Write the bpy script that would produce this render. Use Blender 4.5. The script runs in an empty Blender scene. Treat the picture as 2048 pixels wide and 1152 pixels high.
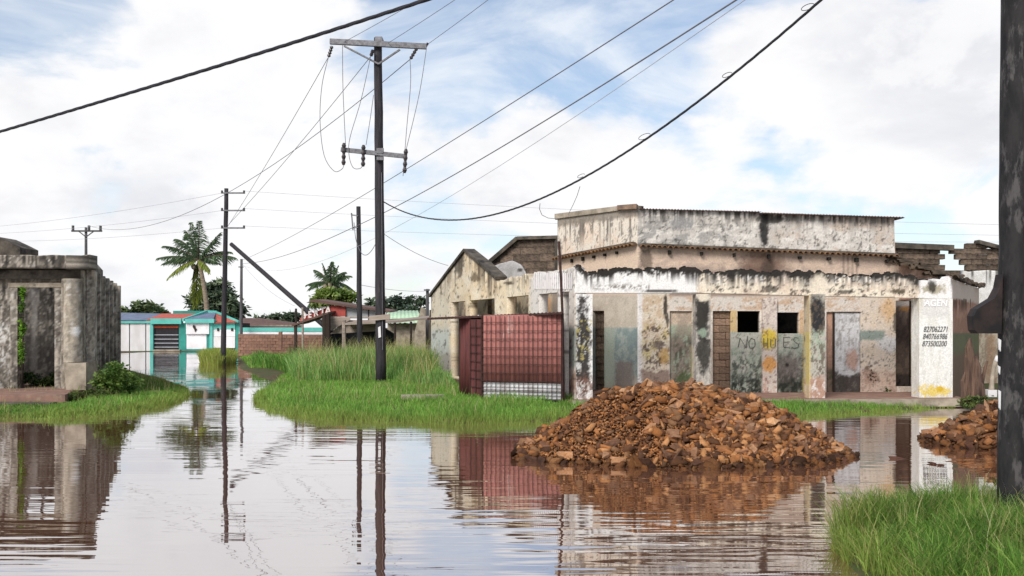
import bpy, bmesh, math, random
import numpy as np
from mathutils import Vector, Matrix

R = math.radians
random.seed(7)
rng = np.random.default_rng(7)
scene = bpy.context.scene
COL = scene.collection

# ------------------------------------------------------------------ camera, sky, sun, exposure
FPX, HOR, CXP, CAMZ = 2000.0, 655.0, 1024.0, 2.1     # focal length and horizon of the photograph, camera 2.1 m above the water

cam_data = bpy.data.cameras.new('camera')
cam_data.sensor_width = 36.0
cam_data.lens = FPX / 2048.0 * 36.0
cam_data.shift_y = (HOR - 576.0) / 2048.0
cam_data.clip_start = 0.1
cam_data.clip_end = 6000.0
cam = bpy.data.objects.new('camera', cam_data)
cam.location = (0, 0, CAMZ)
cam.rotation_euler = (R(90), 0, 0)
COL.objects.link(cam)
scene.camera = cam

SUN = Vector((-0.45, -0.80, 0.76)).normalized()
sun_data = bpy.data.lights.new('sun', 'SUN')
sun_data.energy = 2.7
sun_data.angle = R(24)
sun_data.color = (1.0, 0.95, 0.88)
sun = bpy.data.objects.new('sun', sun_data)
sun.rotation_euler = SUN.to_track_quat('Z', 'Y').to_euler()
sun.location = SUN * 60
COL.objects.link(sun)

scene.view_settings.view_transform = 'Standard'
scene.view_settings.look = 'None'
scene.view_settings.exposure = 0.5
scene.view_settings.gamma = 1.0
scene.view_settings.use_curve_mapping = False

def build_world():
    w = bpy.data.worlds.new('World')
    scene.world = w
    w.use_nodes = True
    nt = w.node_tree
    N, L = nt.nodes, nt.links
    N.clear()
    out = N.new('ShaderNodeOutputWorld')
    bg = N.new('ShaderNodeBackground')
    bg.inputs['Strength'].default_value = 0.1
    L.new(bg.outputs[0], out.inputs[0])
    sky = N.new('ShaderNodeTexSky')
    sky.sky_type = 'NISHITA'
    sky.sun_disc = False
    sky.sun_elevation = math.asin(SUN.z)
    sky.sun_rotation = math.atan2(SUN.x, SUN.y)
    sky.air_density = 1.0
    sky.dust_density = 0.6
    sky.ozone_density = 2.0
    tc = N.new('ShaderNodeTexCoord')
    sep = N.new('ShaderNodeSeparateXYZ')
    L.new(tc.outputs['Generated'], sep.inputs[0])
    def math_(op, a, b=None, c=None):
        m = N.new('ShaderNodeMath'); m.operation = op
        for i, v in enumerate((a, b, c)):
            if v is None: continue
            if isinstance(v, (int, float)): m.inputs[i].default_value = v
            else: L.new(v, m.inputs[i])
        return m.outputs[0]
    zc = math_('ADD', math_('MAXIMUM', sep.outputs['Z'], 0.0), 0.42)
    comb = N.new('ShaderNodeCombineXYZ')
    L.new(math_('DIVIDE', sep.outputs['X'], zc), comb.inputs[0])
    L.new(math_('DIVIDE', sep.outputs['Y'], zc), comb.inputs[1])
    def noise(scale, detail, rough, off, dist=0.0, sy=1.0):
        mp = N.new('ShaderNodeMapping')
        mp.inputs['Location'].default_value = off
        mp.inputs['Scale'].default_value = (1, sy, 1)
        L.new(comb.outputs[0], mp.inputs[0])
        n = N.new('ShaderNodeTexNoise')
        n.inputs['Scale'].default_value = scale
        n.inputs['Detail'].default_value = detail
        n.inputs['Roughness'].default_value = rough
        n.inputs['Distortion'].default_value = dist
        L.new(mp.outputs[0], n.inputs['Vector'])
        return n.outputs['Fac']
    def ramp(v, a, b, lo=0.0, hi=1.0):
        m = N.new('ShaderNodeMapRange')
        m.interpolation_type = 'SMOOTHSTEP'
        m.inputs['From Min'].default_value = a
        m.inputs['From Max'].default_value = b
        m.inputs['To Min'].default_value = lo
        m.inputs['To Max'].default_value = hi
        L.new(v, m.inputs['Value'])
        return m.outputs[0]
    # cumulus cover: dense low down, thinner overhead
    cov = math_('ADD', noise(2.0, 10, 0.56, (9.5, 9.9, 0), 0.25), math_('MULTIPLY', math_('SUBTRACT', 0.29, sep.outputs['Z']), 0.45))
    cover = ramp(cov, 0.48, 0.565)
    veil = ramp(noise(3.2, 6, 0.6, (9.0, 2.0, 0), 0.8, 1.8), 0.34, 0.74, 0.18, 0.85)
    under = ramp(noise(1.9, 9, 0.58, (4.4, 0.6, 0), 0.15), 0.44, 0.66)
    crisp = ramp(noise(5.5, 9, 0.62, (1.3, 4.4, 0), 0.2), 0.40, 0.60)
    white = N.new('ShaderNodeMix'); white.data_type = 'RGBA'
    white.inputs[6].default_value = (7.2, 7.2, 7.28, 1)
    white.inputs[7].default_value = (5.75, 5.8, 6.1, 1)
    L.new(math_('MULTIPLY', under, ramp(crisp, 0, 1, 1.0, 0.35)), white.inputs[0])
    thin = N.new('ShaderNodeMix'); thin.data_type = 'RGBA'
    bl = N.new('ShaderNodeMix'); bl.data_type = 'RGBA'; bl.blend_type = 'MULTIPLY'; bl.inputs[0].default_value = 1.0
    L.new(sky.outputs[0], bl.inputs[6]); bl.inputs[7].default_value = (1.0, 1.0, 1.0, 1)
    L.new(veil, thin.inputs[0]); L.new(bl.outputs[2], thin.inputs[6]); thin.inputs[7].default_value = (6.6, 6.9, 7.3, 1)
    fin = N.new('ShaderNodeMix'); fin.data_type = 'RGBA'
    L.new(cover, fin.inputs[0]); L.new(thin.outputs[2], fin.inputs[6]); L.new(white.outputs[2], fin.inputs[7])
    L.new(fin.outputs[2], bg.inputs['Color'])
build_world()

# ------------------------------------------------------------------ helpers
def P(px, py, Y):
    """a point of the place seen at photo pixel (px, py) and standing Y metres away"""
    return Vector(((px - CXP) / FPX * Y, Y, CAMZ - (py - HOR) / FPX * Y))
def G(px, py, z=0.0):
    """the point of the level z seen at photo pixel (px, py)"""
    Y = (CAMZ - z) * FPX / (py - HOR)
    return Vector(((px - CXP) / FPX * Y, Y, z))
def S(r, g, b):
    def f(c):
        c /= 255.0
        return c / 12.92 if c <= 0.04045 else ((c + 0.055) / 1.055) ** 2.4
    return np.array((f(r), f(g), f(b)))
def sstep(a, b, x):
    t = np.clip((x - a) / (b - a), 0, 1)
    return t * t * (3 - 2 * t)
def _hash(ix, iy, seed):
    h = (ix.astype(np.int64) * 374761393 + iy.astype(np.int64) * 668265263 + seed * 1442695041) & 0xFFFFFFFF
    h = ((h ^ (h >> 13)) * 1274126177) & 0xFFFFFFFF
    return ((h ^ (h >> 16)) & 0xFFFF) / 65535.0
def vnoise(x, y, seed):
    ix, iy = np.floor(x), np.floor(y)
    fx, fy = x - ix, y - iy
    fx = fx * fx * (3 - 2 * fx); fy = fy * fy * (3 - 2 * fy)
    a = _hash(ix, iy, seed); b = _hash(ix + 1, iy, seed)
    c = _hash(ix, iy + 1, seed); d = _hash(ix + 1, iy + 1, seed)
    return (a * (1 - fx) + b * fx) * (1 - fy) + (c * (1 - fx) + d * fx) * fy
def fbm(x, y, seed=0, octv=4, gain=0.55):
    x = np.asarray(x, float); y = np.asarray(y, float)
    t, amp, tot = 0, 1.0, 0
    for k in range(octv):
        t = t + vnoise(x * 2 ** k + 17.3 * k, y * 2 ** k + 9.1 * k, seed + 31 * k) * amp
        tot += amp; amp *= gain
    return t / tot

def tag(o, label=None, cat=None, group=None, kind=None):
    if label: o['label'] = label
    if cat: o['category'] = cat
    if group: o['group'] = group
    if kind: o['kind'] = kind
    return o
def thing(name, label, cat, loc, group=None):
    o = bpy.data.objects.new(name, None)
    o.empty_display_size = 0.3
    o.location = loc
    COL.objects.link(o)
    return tag(o, label, cat, group, 'thing')
def wloc(o):
    v = Vector((0, 0, 0))
    while o is not None:
        v += o.location; o = o.parent
    return v
def link_mesh(name, me, mat, parent=None, smooth=False, loc=None):
    o = bpy.data.objects.new(name, me)
    if mat is not None and len(me.materials) == 0: me.materials.append(mat)
    if parent is not None: o.parent = parent
    if loc is not None: o.location = loc
    if smooth:
        me.polygons.foreach_set('use_smooth', [True] * len(me.polygons))
    COL.objects.link(o)
    return o
def raw(name, verts, faces, mat, parent=None, smooth=False, cols=None, base=None, recalc=True):
    """mesh from world-space points; its origin is the parent's (or base)"""
    off = wloc(parent) if parent is not None else Vector(base if base is not None else (0, 0, 0))
    v = np.asarray(verts, dtype=np.float64) - np.array(off)
    me = bpy.data.meshes.new(name)
    me.from_pydata(v.tolist(), [], faces)
    if recalc:
        bm = bmesh.new(); bm.from_mesh(me)
        bmesh.ops.recalc_face_normals(bm, faces=bm.faces)
        bm.to_mesh(me); bm.free()
    if cols is not None: set_cols(me, cols)
    o = link_mesh(name, me, mat, parent, smooth)
    if parent is None: o.location = off
    return o
def set_cols(me, cols):
    a = me.color_attributes.new('Col', 'FLOAT_COLOR', 'POINT')
    c = np.ones((len(me.vertices), 4), dtype=np.float32)
    c[:, :3] = cols
    a.data.foreach_set('color', c.ravel())
def fast_mesh(name, V, T, cols=None, nper=3):
    """many faces at once with numpy: V (n,3), T (m,nper)"""
    me = bpy.data.meshes.new(name)
    V = np.asarray(V, np.float32); T = np.asarray(T, np.int32)
    me.vertices.add(len(V)); me.vertices.foreach_set('co', V.ravel())
    me.loops.add(T.size); me.loops.foreach_set('vertex_index', T.ravel())
    me.polygons.add(len(T))
    me.polygons.foreach_set('loop_start', np.arange(0, T.size, nper, dtype=np.int32))
    me.update(calc_edges=True)
    if cols is not None: set_cols(me, cols)
    return me

class MB:
    """collects shapes in world space, then becomes one mesh object"""
    def __init__(s): s.v, s.f = [], []
    def add(s, vs, fs):
        b = len(s.v); s.v += [tuple(x) for x in vs]; s.f += [tuple(i + b for i in f) for f in fs]; return s
    def prism(s, pts, ext):
        pts = [Vector(p) for p in pts]; n = len(pts); ext = Vector(ext)
        vs = pts + [p + ext for p in pts]
        fs = [tuple(range(n)), tuple(range(2 * n - 1, n - 1, -1))] + [(i, (i + 1) % n, n + (i + 1) % n, n + i) for i in range(n)]
        return s.add(vs, fs)
    def pxp(s, pts, Y, depth):
        return s.prism([P(x, y, Y) for x, y in pts], (0, depth, 0))
    def rect(s, x0, y0, x1, y1, Y, depth):
        return s.pxp([(x0, y0), (x1, y0), (x1, y1), (x0, y1)], Y, depth)
    def box(s, c, size, rz=0.0, tilt=None):
        c = Vector(c); M = Matrix.Rotation(rz, 3, 'Z')
        if tilt is not None: M = M @ tilt
        hx, hy, hz = [k / 2 for k in size]
        vs = [c + M @ Vector((x, y, z)) for z in (-hz, hz) for x, y in ((-hx, -hy), (hx, -hy), (hx, hy), (-hx, hy))]
        return s.add(vs, [(0, 3, 2, 1), (4, 5, 6, 7), (0, 1, 5, 4), (1, 2, 6, 5), (2, 3, 7, 6), (3, 0, 4, 7)])
    def bar(s, a, b, w, h=None):
        a, b = Vector(a), Vector(b); h = h or w
        d = (b - a).normalized(); up = Vector((0, 0, 1)) if abs(d.z) < 0.95 else Vector((0, 1, 0))
        x = d.cross(up).normalized(); y = x.cross(d)
        ring = [(-w / 2, -h / 2), (w / 2, -h / 2), (w / 2, h / 2), (-w / 2, h / 2)]
        vs = [a + x * i + y * j for i, j in ring] + [b + x * i + y * j for i, j in ring]
        return s.add(vs, [(0, 1, 2, 3), (7, 6, 5, 4), (0, 4, 5, 1), (1, 5, 6, 2), (2, 6, 7, 3), (3, 7, 4, 0)])
    def tube(s, pts, rad, n=8, caps=True):
        pts = [Vector(p) for p in pts]; m = len(pts)
        if isinstance(rad, (int, float)): rad = [rad] * m
        b = []
        pd = None
        for i, p in enumerate(pts):
            d = (pts[min(i + 1, m - 1)] - pts[max(i - 1, 0)]).normalized()
            if pd is None:
                up = Vector((0, 0, 1)) if abs(d.z) < 0.9 else Vector((0, 1, 0))
                x = d.cross(up).normalized()
            else:
                x = (pd - d * pd.dot(d)).normalized()
            pd = x; y = d.cross(x)
            b += [p + (x * math.cos(2 * math.pi * k / n) + y * math.sin(2 * math.pi * k / n)) * rad[i] for k in range(n)]
        fs = []
        for i in range(m - 1):
            for k in range(n):
                fs.append((i * n + k, i * n + (k + 1) % n, (i + 1) * n + (k + 1) % n, (i + 1) * n + k))
        if caps: fs += [tuple(range(n - 1, -1, -1)), tuple(range((m - 1) * n, m * n))]
        return s.add(b, fs)
    def build(s, name, mat, parent=None, smooth=False, base=None):
        return raw(name, s.v, s.f, mat, parent, smooth, None, base)

# ------------------------------------------------------------------ materials (procedural)
def new_mat(name):
    m = bpy.data.materials.new(name); m.use_nodes = True
    nt = m.node_tree; b = nt.nodes['Principled BSDF']
    return m, nt, nt.nodes, nt.links, b
def mat(name, c1, c2=None, rough=0.85, scale=4.0, stretch=(1, 1, 1), bump=0.3, metal=0.0, contrast=(0.35, 0.65), c3=None, c3t=(0.6, 0.7), var=0.0, spec=0.3, bdist=0.02):
    m, nt, N, L, b = new_mat(name)
    tc = N.new('ShaderNodeTexCoord'); mp = N.new('ShaderNodeMapping'); mp.inputs['Scale'].default_value = stretch
    L.new(tc.outputs['Object'], mp.inputs[0])
    n = N.new('ShaderNodeTexNoise'); n.inputs['Scale'].default_value = scale; n.inputs['Detail'].default_value = 7; n.inputs['Roughness'].default_value = 0.62
    L.new(mp.outputs[0], n.inputs['Vector'])
    r = N.new('ShaderNodeMapRange'); r.inputs['From Min'].default_value = contrast[0]; r.inputs['From Max'].default_value = contrast[1]
    L.new(n.outputs['Fac'], r.inputs['Value'])
    mx = N.new('ShaderNodeMix'); mx.data_type = 'RGBA'
    c2 = c1 * 0.6 if c2 is None else c2
    mx.inputs[6].default_value = (*c1, 1); mx.inputs[7].default_value = (*c2, 1)
    L.new(r.outputs[0], mx.inputs[0])
    col = mx.outputs[2]
    if c3 is not None:
        n3 = N.new('ShaderNodeTexNoise'); n3.inputs['Scale'].default_value = scale * 0.6; n3.inputs['Detail'].default_value = 8; n3.inputs['Roughness'].default_value = 0.7
        mp3 = N.new('ShaderNodeMapping'); mp3.inputs['Location'].default_value = (3.3, 1.7, 8.1); mp3.inputs['Scale'].default_value = stretch
        L.new(tc.outputs['Object'], mp3.inputs[0]); L.new(mp3.outputs[0], n3.inputs['Vector'])
        r3 = N.new('ShaderNodeMapRange'); r3.inputs['From Min'].default_value = c3t[0]; r3.inputs['From Max'].default_value = c3t[1]
        L.new(n3.outputs['Fac'], r3.inputs['Value'])
        m3 = N.new('ShaderNodeMix'); m3.data_type = 'RGBA'; m3.inputs[7].default_value = (*c3, 1)
        L.new(r3.outputs[0], m3.inputs[0]); L.new(col, m3.inputs[6]); col = m3.outputs[2]
    if var > 0:
        oi = N.new('ShaderNodeObjectInfo'); hv = N.new('ShaderNodeHueSaturation')
        vr = N.new('ShaderNodeMapRange'); vr.inputs['To Min'].default_value = 1 - var; vr.inputs['To Max'].default_value = 1 + var
        L.new(oi.outputs['Random'], vr.inputs['Value']); L.new(vr.outputs[0], hv.inputs['Value']); L.new(col, hv.inputs['Color']); col = hv.outputs[0]
    L.new(col, b.inputs['Base Color'])
    b.inputs['Roughness'].default_value = rough; b.inputs['Metallic'].default_value = metal
    b.inputs['Specular IOR Level'].default_value = spec
    if bump > 0:
        bp = N.new('ShaderNodeBump'); bp.inputs['Strength'].default_value = bump; bp.inputs['Distance'].default_value = bdist
        L.new(n.outputs['Fac'], bp.inputs['Height']); L.new(bp.outputs[0], b.inputs['Normal'])
    return m
def mat_col(name, rough=0.9, scale=30.0, amp=0.25, bump=0.4, bdist=0.01, trans=0.0, spec=0.2):
    """colour from the mesh's own paint attribute, with fine grain on top"""
    m, nt, N, L, b = new_mat(name)
    at = N.new('ShaderNodeAttribute'); at.attribute_name = 'Col'
    col = at.outputs['Color']
    if amp > 0:
        tc = N.new('ShaderNodeTexCoord')
        n = N.new('ShaderNodeTexNoise'); n.inputs['Scale'].default_value = scale; n.inputs['Detail'].default_value = 6; n.inputs['Roughness'].default_value = 0.7
        L.new(tc.outputs['Object'], n.inputs['Vector'])
        r = N.new('ShaderNodeMapRange'); r.inputs['From Min'].default_value = 0.3; r.inputs['From Max'].default_value = 0.7
        r.inputs['To Min'].default_value = 1 - amp; r.inputs['To Max'].default_value = 1 + amp * 0.5
        L.new(n.outputs['Fac'], r.inputs['Value'])
        hv = N.new('ShaderNodeHueSaturation'); L.new(col, hv.inputs['Color']); L.new(r.outputs[0], hv.inputs['Value']); col = hv.outputs[0]
        if bump > 0:
            bp = N.new('ShaderNodeBump'); bp.inputs['Strength'].default_value = bump; bp.inputs['Distance'].default_value = bdist
            L.new(n.outputs['Fac'], bp.inputs['Height']); L.new(bp.outputs[0], b.inputs['Normal'])
    L.new(col, b.inputs['Base Color'])
    b.inputs['Roughness'].default_value = rough
    b.inputs['Specular IOR Level'].default_value = spec
    if trans > 0:
        tr = N.new('ShaderNodeBsdfTranslucent'); L.new(col, tr.inputs['Color'])
        ms = N.new('ShaderNodeMixShader'); ms.inputs[0].default_value = trans
        L.new(b.outputs[0], ms.inputs[1]); L.new(tr.outputs[0], ms.inputs[2])
        L.new(ms.outputs[0], N['Material Output'].inputs['Surface'])
    return m
def mat_water():
    m, nt, N, L, b = new_mat('muddy_water')
    tc = N.new('ShaderNodeTexCoord')
    def noise(sc, st, det, rough=0.5, loc=(0, 0, 0), rot=0.0):
        mp = N.new('ShaderNodeMapping'); mp.inputs['Scale'].default_value = st; mp.inputs['Location'].default_value = loc; mp.inputs['Rotation'].default_value = (0, 0, rot)
        L.new(tc.outputs['Object'], mp.inputs[0])
        n = N.new('ShaderNodeTexNoise'); n.inputs['Scale'].default_value = sc; n.inputs['Detail'].default_value = det; n.inputs['Roughness'].default_value = rough
        L.new(mp.outputs[0], n.inputs['Vector']); return n.outputs['Fac']
    def mth(op, a, c):
        x = N.new('ShaderNodeMath'); x.operation = op
        for i, v in enumerate((a, c)):
            if isinstance(v, (int, float)): x.inputs[i].default_value = v
            else: L.new(v, x.inputs[i])
        return x.outputs[0]
    # ripples: long crests across the view, stronger in the open water on the left, nearly still by the heap
    rip = noise(1.0, (0.5, 3.0, 1), 2.0, 0.45, (0, 0, 0), 0.10)
    fine = noise(1.0, (1.3, 8.0, 1), 2.0, 0.5, (4, 2, 0), -0.12)
    patch = N.new('ShaderNodeMapRange'); patch.interpolation_type = 'SMOOTHSTEP'
    patch.inputs['From Min'].default_value = 0.38; patch.inputs['From Max'].default_value = 0.62
    patch.inputs['To Min'].default_value = 0.14; patch.inputs['To Max'].default_value = 1.0
    L.new(noise(0.16, (1, 1.6, 1), 2.0, 0.5, (7.5, 3.1, 0)), patch.inputs['Value'])
    h = mth('MULTIPLY', mth('ADD', mth('MULTIPLY', rip, 0.0092), mth('MULTIPLY', fine, 0.0008)), patch.outputs[0])
    bp = N.new('ShaderNodeBump'); bp.inputs['Strength'].default_value = 1.0; bp.inputs['Distance'].default_value = 1.0
    L.new(h, bp.inputs['Height'])
    mud = noise(0.5, (1, 1, 1), 4.0)
    mx = N.new('ShaderNodeMix'); mx.data_type = 'RGBA'
    mx.inputs[6].default_value = (*S(112, 74, 54), 1); mx.inputs[7].default_value = (*S(98, 66, 50), 1)
    L.new(mud, mx.inputs[0])
    dif = N.new('ShaderNodeBsdfDiffuse'); L.new(mx.outputs[2], dif.inputs['Color'])
    gl = N.new('ShaderNodeBsdfGlossy'); gl.inputs['Roughness'].default_value = 0.012; gl.inputs['Color'].default_value = (0.975, 0.985, 1.0, 1)
    L.new(bp.outputs[0], gl.inputs['Normal'])
    fr = N.new('ShaderNodeFresnel'); fr.inputs['IOR'].default_value = 1.4
    L.new(bp.outputs[0], fr.inputs['Normal'])
    ms = N.new('ShaderNodeMixShader')
    fac = mth('ADD', mth('MULTIPLY', mth('POWER', fr.outputs[0], 0.65), 0.64), 0.36)   # mirror share raised past plain Fresnel, standing in for brighter sky light
    L.new(fac, ms.inputs[0]); L.new(dif.outputs[0], ms.inputs[1]); L.new(gl.outputs[0], ms.inputs[2])
    L.new(ms.outputs[0], N['Material Output'].inputs['Surface'])
    return m

M = {}
M['plaster'] = mat_col('painted_plaster', 0.92, 26.0, 0.30, 0.5, 0.012)
M['leafy'] = mat_col('leaf', 0.6, 3.0, 0.0, 0, trans=0.35, spec=0.3)
M['grass'] = mat_col('grass_blade', 0.6, 3.0, 0.0, 0, trans=0.40, spec=0.25)
M['gravelcol'] = mat_col('crushed_stone', 0.95, 40.0, 0.35, 0.6, 0.01)
M['water'] = mat_water()
M['soil'] = mat('wet_soil', S(92, 74, 54), S(66, 56, 38), 0.95, 1.6, bump=0.6, c3=S(58, 76, 30), c3t=(0.45, 0.6))
M['floor'] = mat('red_screed_floor', S(144, 110, 96), S(112, 90, 80), 0.9, 2.5, bump=0.3, c3=S(150, 132, 112), c3t=(0.55, 0.68))
M['concrete'] = mat('old_concrete', S(168, 156, 140), S(122, 112, 98), 0.95, 3.0, bump=0.5, c3=S(60, 56, 48), c3t=(0.58, 0.72))
M['concrete_dark'] = mat('mouldy_concrete', S(104, 96, 86), S(58, 53, 48), 0.95, 2.5, bump=0.5, c3=S(30, 29, 27), c3t=(0.52, 0.66))
M['block'] = mat('cement_block', S(150, 124, 104), S(112, 92, 78), 0.95, 5.0, bump=0.6, var=0.25)
M['block_dark'] = mat('sooty_cement_block', S(122, 106, 92), S(74, 64, 56), 0.95, 4.0, bump=0.6, var=0.35)
M['block_ruin'] = mat('weathered_cement_block', S(118, 102, 88), S(72, 62, 53), 0.95, 3.0, bump=0.6, var=0.35, c3=S(44, 40, 32), c3t=(0.55, 0.7))
M['mortar'] = mat('dark_mortar', S(70, 62, 54), S(44, 40, 36), 0.95, 4.0)
M['tile'] = mat('clay_tile', S(150, 112, 78), S(92, 70, 52), 0.9, 6.0, bump=0.4, var=0.3, c3=S(46, 40, 34), c3t=(0.5, 0.65))
M['tile_dark'] = mat('mossy_clay_tile', S(88, 74, 60), S(46, 40, 33), 0.95, 6.0, bump=0.5, var=0.3)
M['moss'] = mat('black_moss', S(50, 47, 42), S(28, 27, 25), 0.98, 9.0, bump=0.8)
M['dark_room'] = mat('dark_interior', S(58, 50, 46), S(34, 30, 28), 0.95, 2.0)
M['wood_dark'] = mat('dark_timber', S(62, 50, 44), S(40, 33, 30), 0.9, 5.0, (1, 1, 0.15))
M['scorched'] = mat('scorched_timber', S(52, 40, 37), S(26, 23, 24), 0.7, 6.0, bump=0.4)
M['tar'] = mat('tarred_pole_wood', S(58, 54, 58), S(36, 34, 37), 0.8, 6.0, (3, 3, 0.25), 0.6, c3=S(104, 98, 98), c3t=(0.62, 0.75))
M['tar_near'] = mat('peeling_black_pole', S(24, 23, 25), S(40, 38, 38), 0.75, 7.0, (1.6, 1.6, 0.5), 0.9, c3=S(76, 73, 73), c3t=(0.54, 0.62), contrast=(0.4, 0.6), bdist=0.015)
M['pole_far'] = mat('grey_pole', S(92, 90, 92), S(66, 64, 66), 0.85, 4.0, (2, 2, 0.3))
M['steel'] = mat('galvanised_steel', S(128, 128, 132), S(92, 90, 92), 0.55, 8.0, metal=0.4, bump=0.1)
M['porcelain'] = mat('dark_insulator', S(66, 58, 58), S(48, 42, 44), 0.4, 8.0, bump=0.0, spec=0.5)
M['cable'] = mat('black_cable', S(44, 43, 48), S(34, 33, 38), 0.6, 8.0, bump=0.0)
M['wire'] = mat('grey_wire', S(120, 118, 124), S(96, 94, 100), 0.6, 8.0, bump=0.0)
M['wire_far'] = mat('pale_wire', S(176, 176, 182), S(160, 160, 168), 0.7, 8.0, bump=0.0)
M['redmetal'] = mat('red_painted_sheet', S(164, 106, 98), S(134, 86, 80), 0.8, 1.6, (2.2, 2.2, 0.5), 0.15, c3=S(192, 164, 154), c3t=(0.60, 0.72), spec=0.3)
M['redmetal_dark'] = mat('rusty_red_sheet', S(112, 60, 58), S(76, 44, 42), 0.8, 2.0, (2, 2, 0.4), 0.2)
M['rust'] = mat('rusty_bar', S(70, 46, 42), S(46, 34, 32), 0.85, 12.0, bump=0.2)
M['whitesheet'] = mat('white_sheet', S(206, 206, 208), S(160, 156, 156), 0.6, 3.0, bump=0.1)
M['teal'] = mat('teal_paint', S(98, 182, 170), S(84, 164, 154), 0.7, 1.5, bump=0.05)
M['teal_dark'] = mat('deep_teal_paint', S(52, 142, 128), S(44, 122, 112), 0.7, 1.5, bump=0.05)
M['white'] = mat('white_paint', S(226, 224, 226), S(206, 202, 202), 0.8, 1.2, bump=0.05)
M['whitewall'] = mat('stained_white_paint', S(222, 220, 222), S(196, 192, 190), 0.85, 0.8, (1, 1, 0.4), bump=0.1)
M['roof_blue'] = mat('slate_blue_sheet', S(112, 122, 142), S(92, 100, 122), 0.7, 1.5, bump=0.1)
M['roof_red'] = mat('red_oxide_sheet', S(182, 92, 76), S(160, 82, 72), 0.7, 1.5, bump=0.1)
M['roof_brown'] = mat('rusty_roof_sheet', S(108, 82, 74), S(84, 66, 60), 0.8, 2.0, bump=0.1)
M['roof_green'] = mat('pale_green_sheet', S(178, 204, 172), S(160, 186, 156), 0.7, 2.0, bump=0.05)
M['black'] = mat('black_gate_metal', S(38, 33, 40), S(30, 27, 33), 0.6, 4.0, bump=0.0)
M['greypanel'] = mat('grey_panel', S(170, 174, 178), S(146, 148, 150), 0.7, 2.0, bump=0.05)
M['orange'] = mat('orange_trim', S(170, 74, 44), S(140, 60, 40), 0.7, 3.0, bump=0.0)
M['brick'] = mat('brown_brick', S(134, 100, 84), S(108, 82, 70), 0.95, 3.0, bump=0.4, var=0.2)
M['signred'] = mat('faded_red_board', S(178, 82, 72), S(150, 72, 66), 0.8, 2.0, bump=0.05)
M['letter'] = mat('white_lettering', S(226, 214, 208), S(200, 190, 184), 0.8, 4.0, bump=0.0)
M['ink'] = mat('black_paint_lettering', S(62, 62, 64), S(84, 82, 82), 0.8, 30.0, bump=0.0)
M['ink_grey'] = mat('faded_lettering', S(238, 238, 238), S(228, 228, 228), 0.85, 20.0, bump=0.0)
M['graffiti'] = mat('charcoal_scrawl', S(84, 88, 82), S(112, 114, 106), 0.9, 20.0, bump=0.0)
M['bark'] = mat('bark', S(110, 86, 72), S(62, 48, 42), 0.95, 4.0, (3, 3, 0.3), 0.9, bdist=0.04)
M['palm_trunk'] = mat('palm_trunk', S(150, 136, 118), S(112, 100, 86), 0.9, 3.0, (1, 1, 3), 0.4)
M['trunk'] = mat('tree_trunk', S(96, 84, 70), S(66, 58, 48), 0.9, 3.0, (1, 1, 0.3), 0.4)
M['tarp'] = mat('dark_tarpaulin', S(52, 54, 66), S(38, 38, 46), 0.7, 2.0, bump=0.2)
M['plank'] = mat('weathered_plank', S(166, 152, 140), S(128, 116, 106), 0.9, 3.0, (0.4, 3, 3), 0.3)

def rock_mat():
    m, nt, N, L, b = new_mat('broken_laterite')
    oi = N.new('ShaderNodeObjectInfo')
    cr = N.new('ShaderNodeValToRGB')
    e = cr.color_ramp.elements
    stops = [(0.0, S(88, 58, 44)), (0.15, S(132, 84, 58)), (0.35, S(158, 104, 70)), (0.5, S(114, 78, 60)), (0.65, S(180, 120, 76)), (0.8, S(146, 104, 80)), (0.92, S(192, 138, 94)), (1.0, S(176, 110, 66))]
    e[0].position = 0; e[0].color = (*stops[0][1], 1); e[1].position = 1; e[1].color = (*stops[-1][1], 1)
    for p, c in stops[1:-1]:
        x = e.new(p); x.color = (*c, 1)
    L.new(oi.outputs['Random'], cr.inputs[0])
    tc = N.new('ShaderNodeTexCoord')
    n = N.new('ShaderNodeTexNoise'); n.inputs['Scale'].default_value = 2.2; n.inputs['Detail'].default_value = 8; n.inputs['Roughness'].default_value = 0.65
    L.new(tc.outputs['Object'], n.inputs['Vector'])
    r = N.new('ShaderNodeMapRange'); r.inputs['From Min'].default_value = 0.35; r.inputs['From Max'].default_value = 0.65; r.inputs['To Min'].default_value = 0.62; r.inputs['To Max'].default_value = 1.12
    L.new(n.outputs['Fac'], r.inputs['Value'])
    hv = N.new('ShaderNodeHueSaturation'); L.new(cr.outputs[0], hv.inputs['Color']); L.new(r.outputs[0], hv.inputs['Value']); hv.inputs['Hue'].default_value = 0.508; hv.inputs['Saturation'].default_value = 0.9
    L.new(hv.outputs[0], b.inputs['Base Color']); b.inputs['Roughness'].default_value = 0.92; b.inputs['Specular IOR Level'].default_value = 0.2
    bp = N.new('ShaderNodeBump'); bp.inputs['Strength'].default_value = 0.6; bp.inputs['Distance'].default_value = 0.08
    L.new(n.outputs['Fac'], bp.inputs['Height']); L.new(bp.outputs[0], b.inputs['Normal'])
    return m
M['rock'] = rock_mat()
M['rock_wet'] = mat('wet_dark_stone', S(82, 54, 40), S(54, 38, 30), 0.75, 3.0, bump=0.5, var=0.3, spec=0.15)

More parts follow.
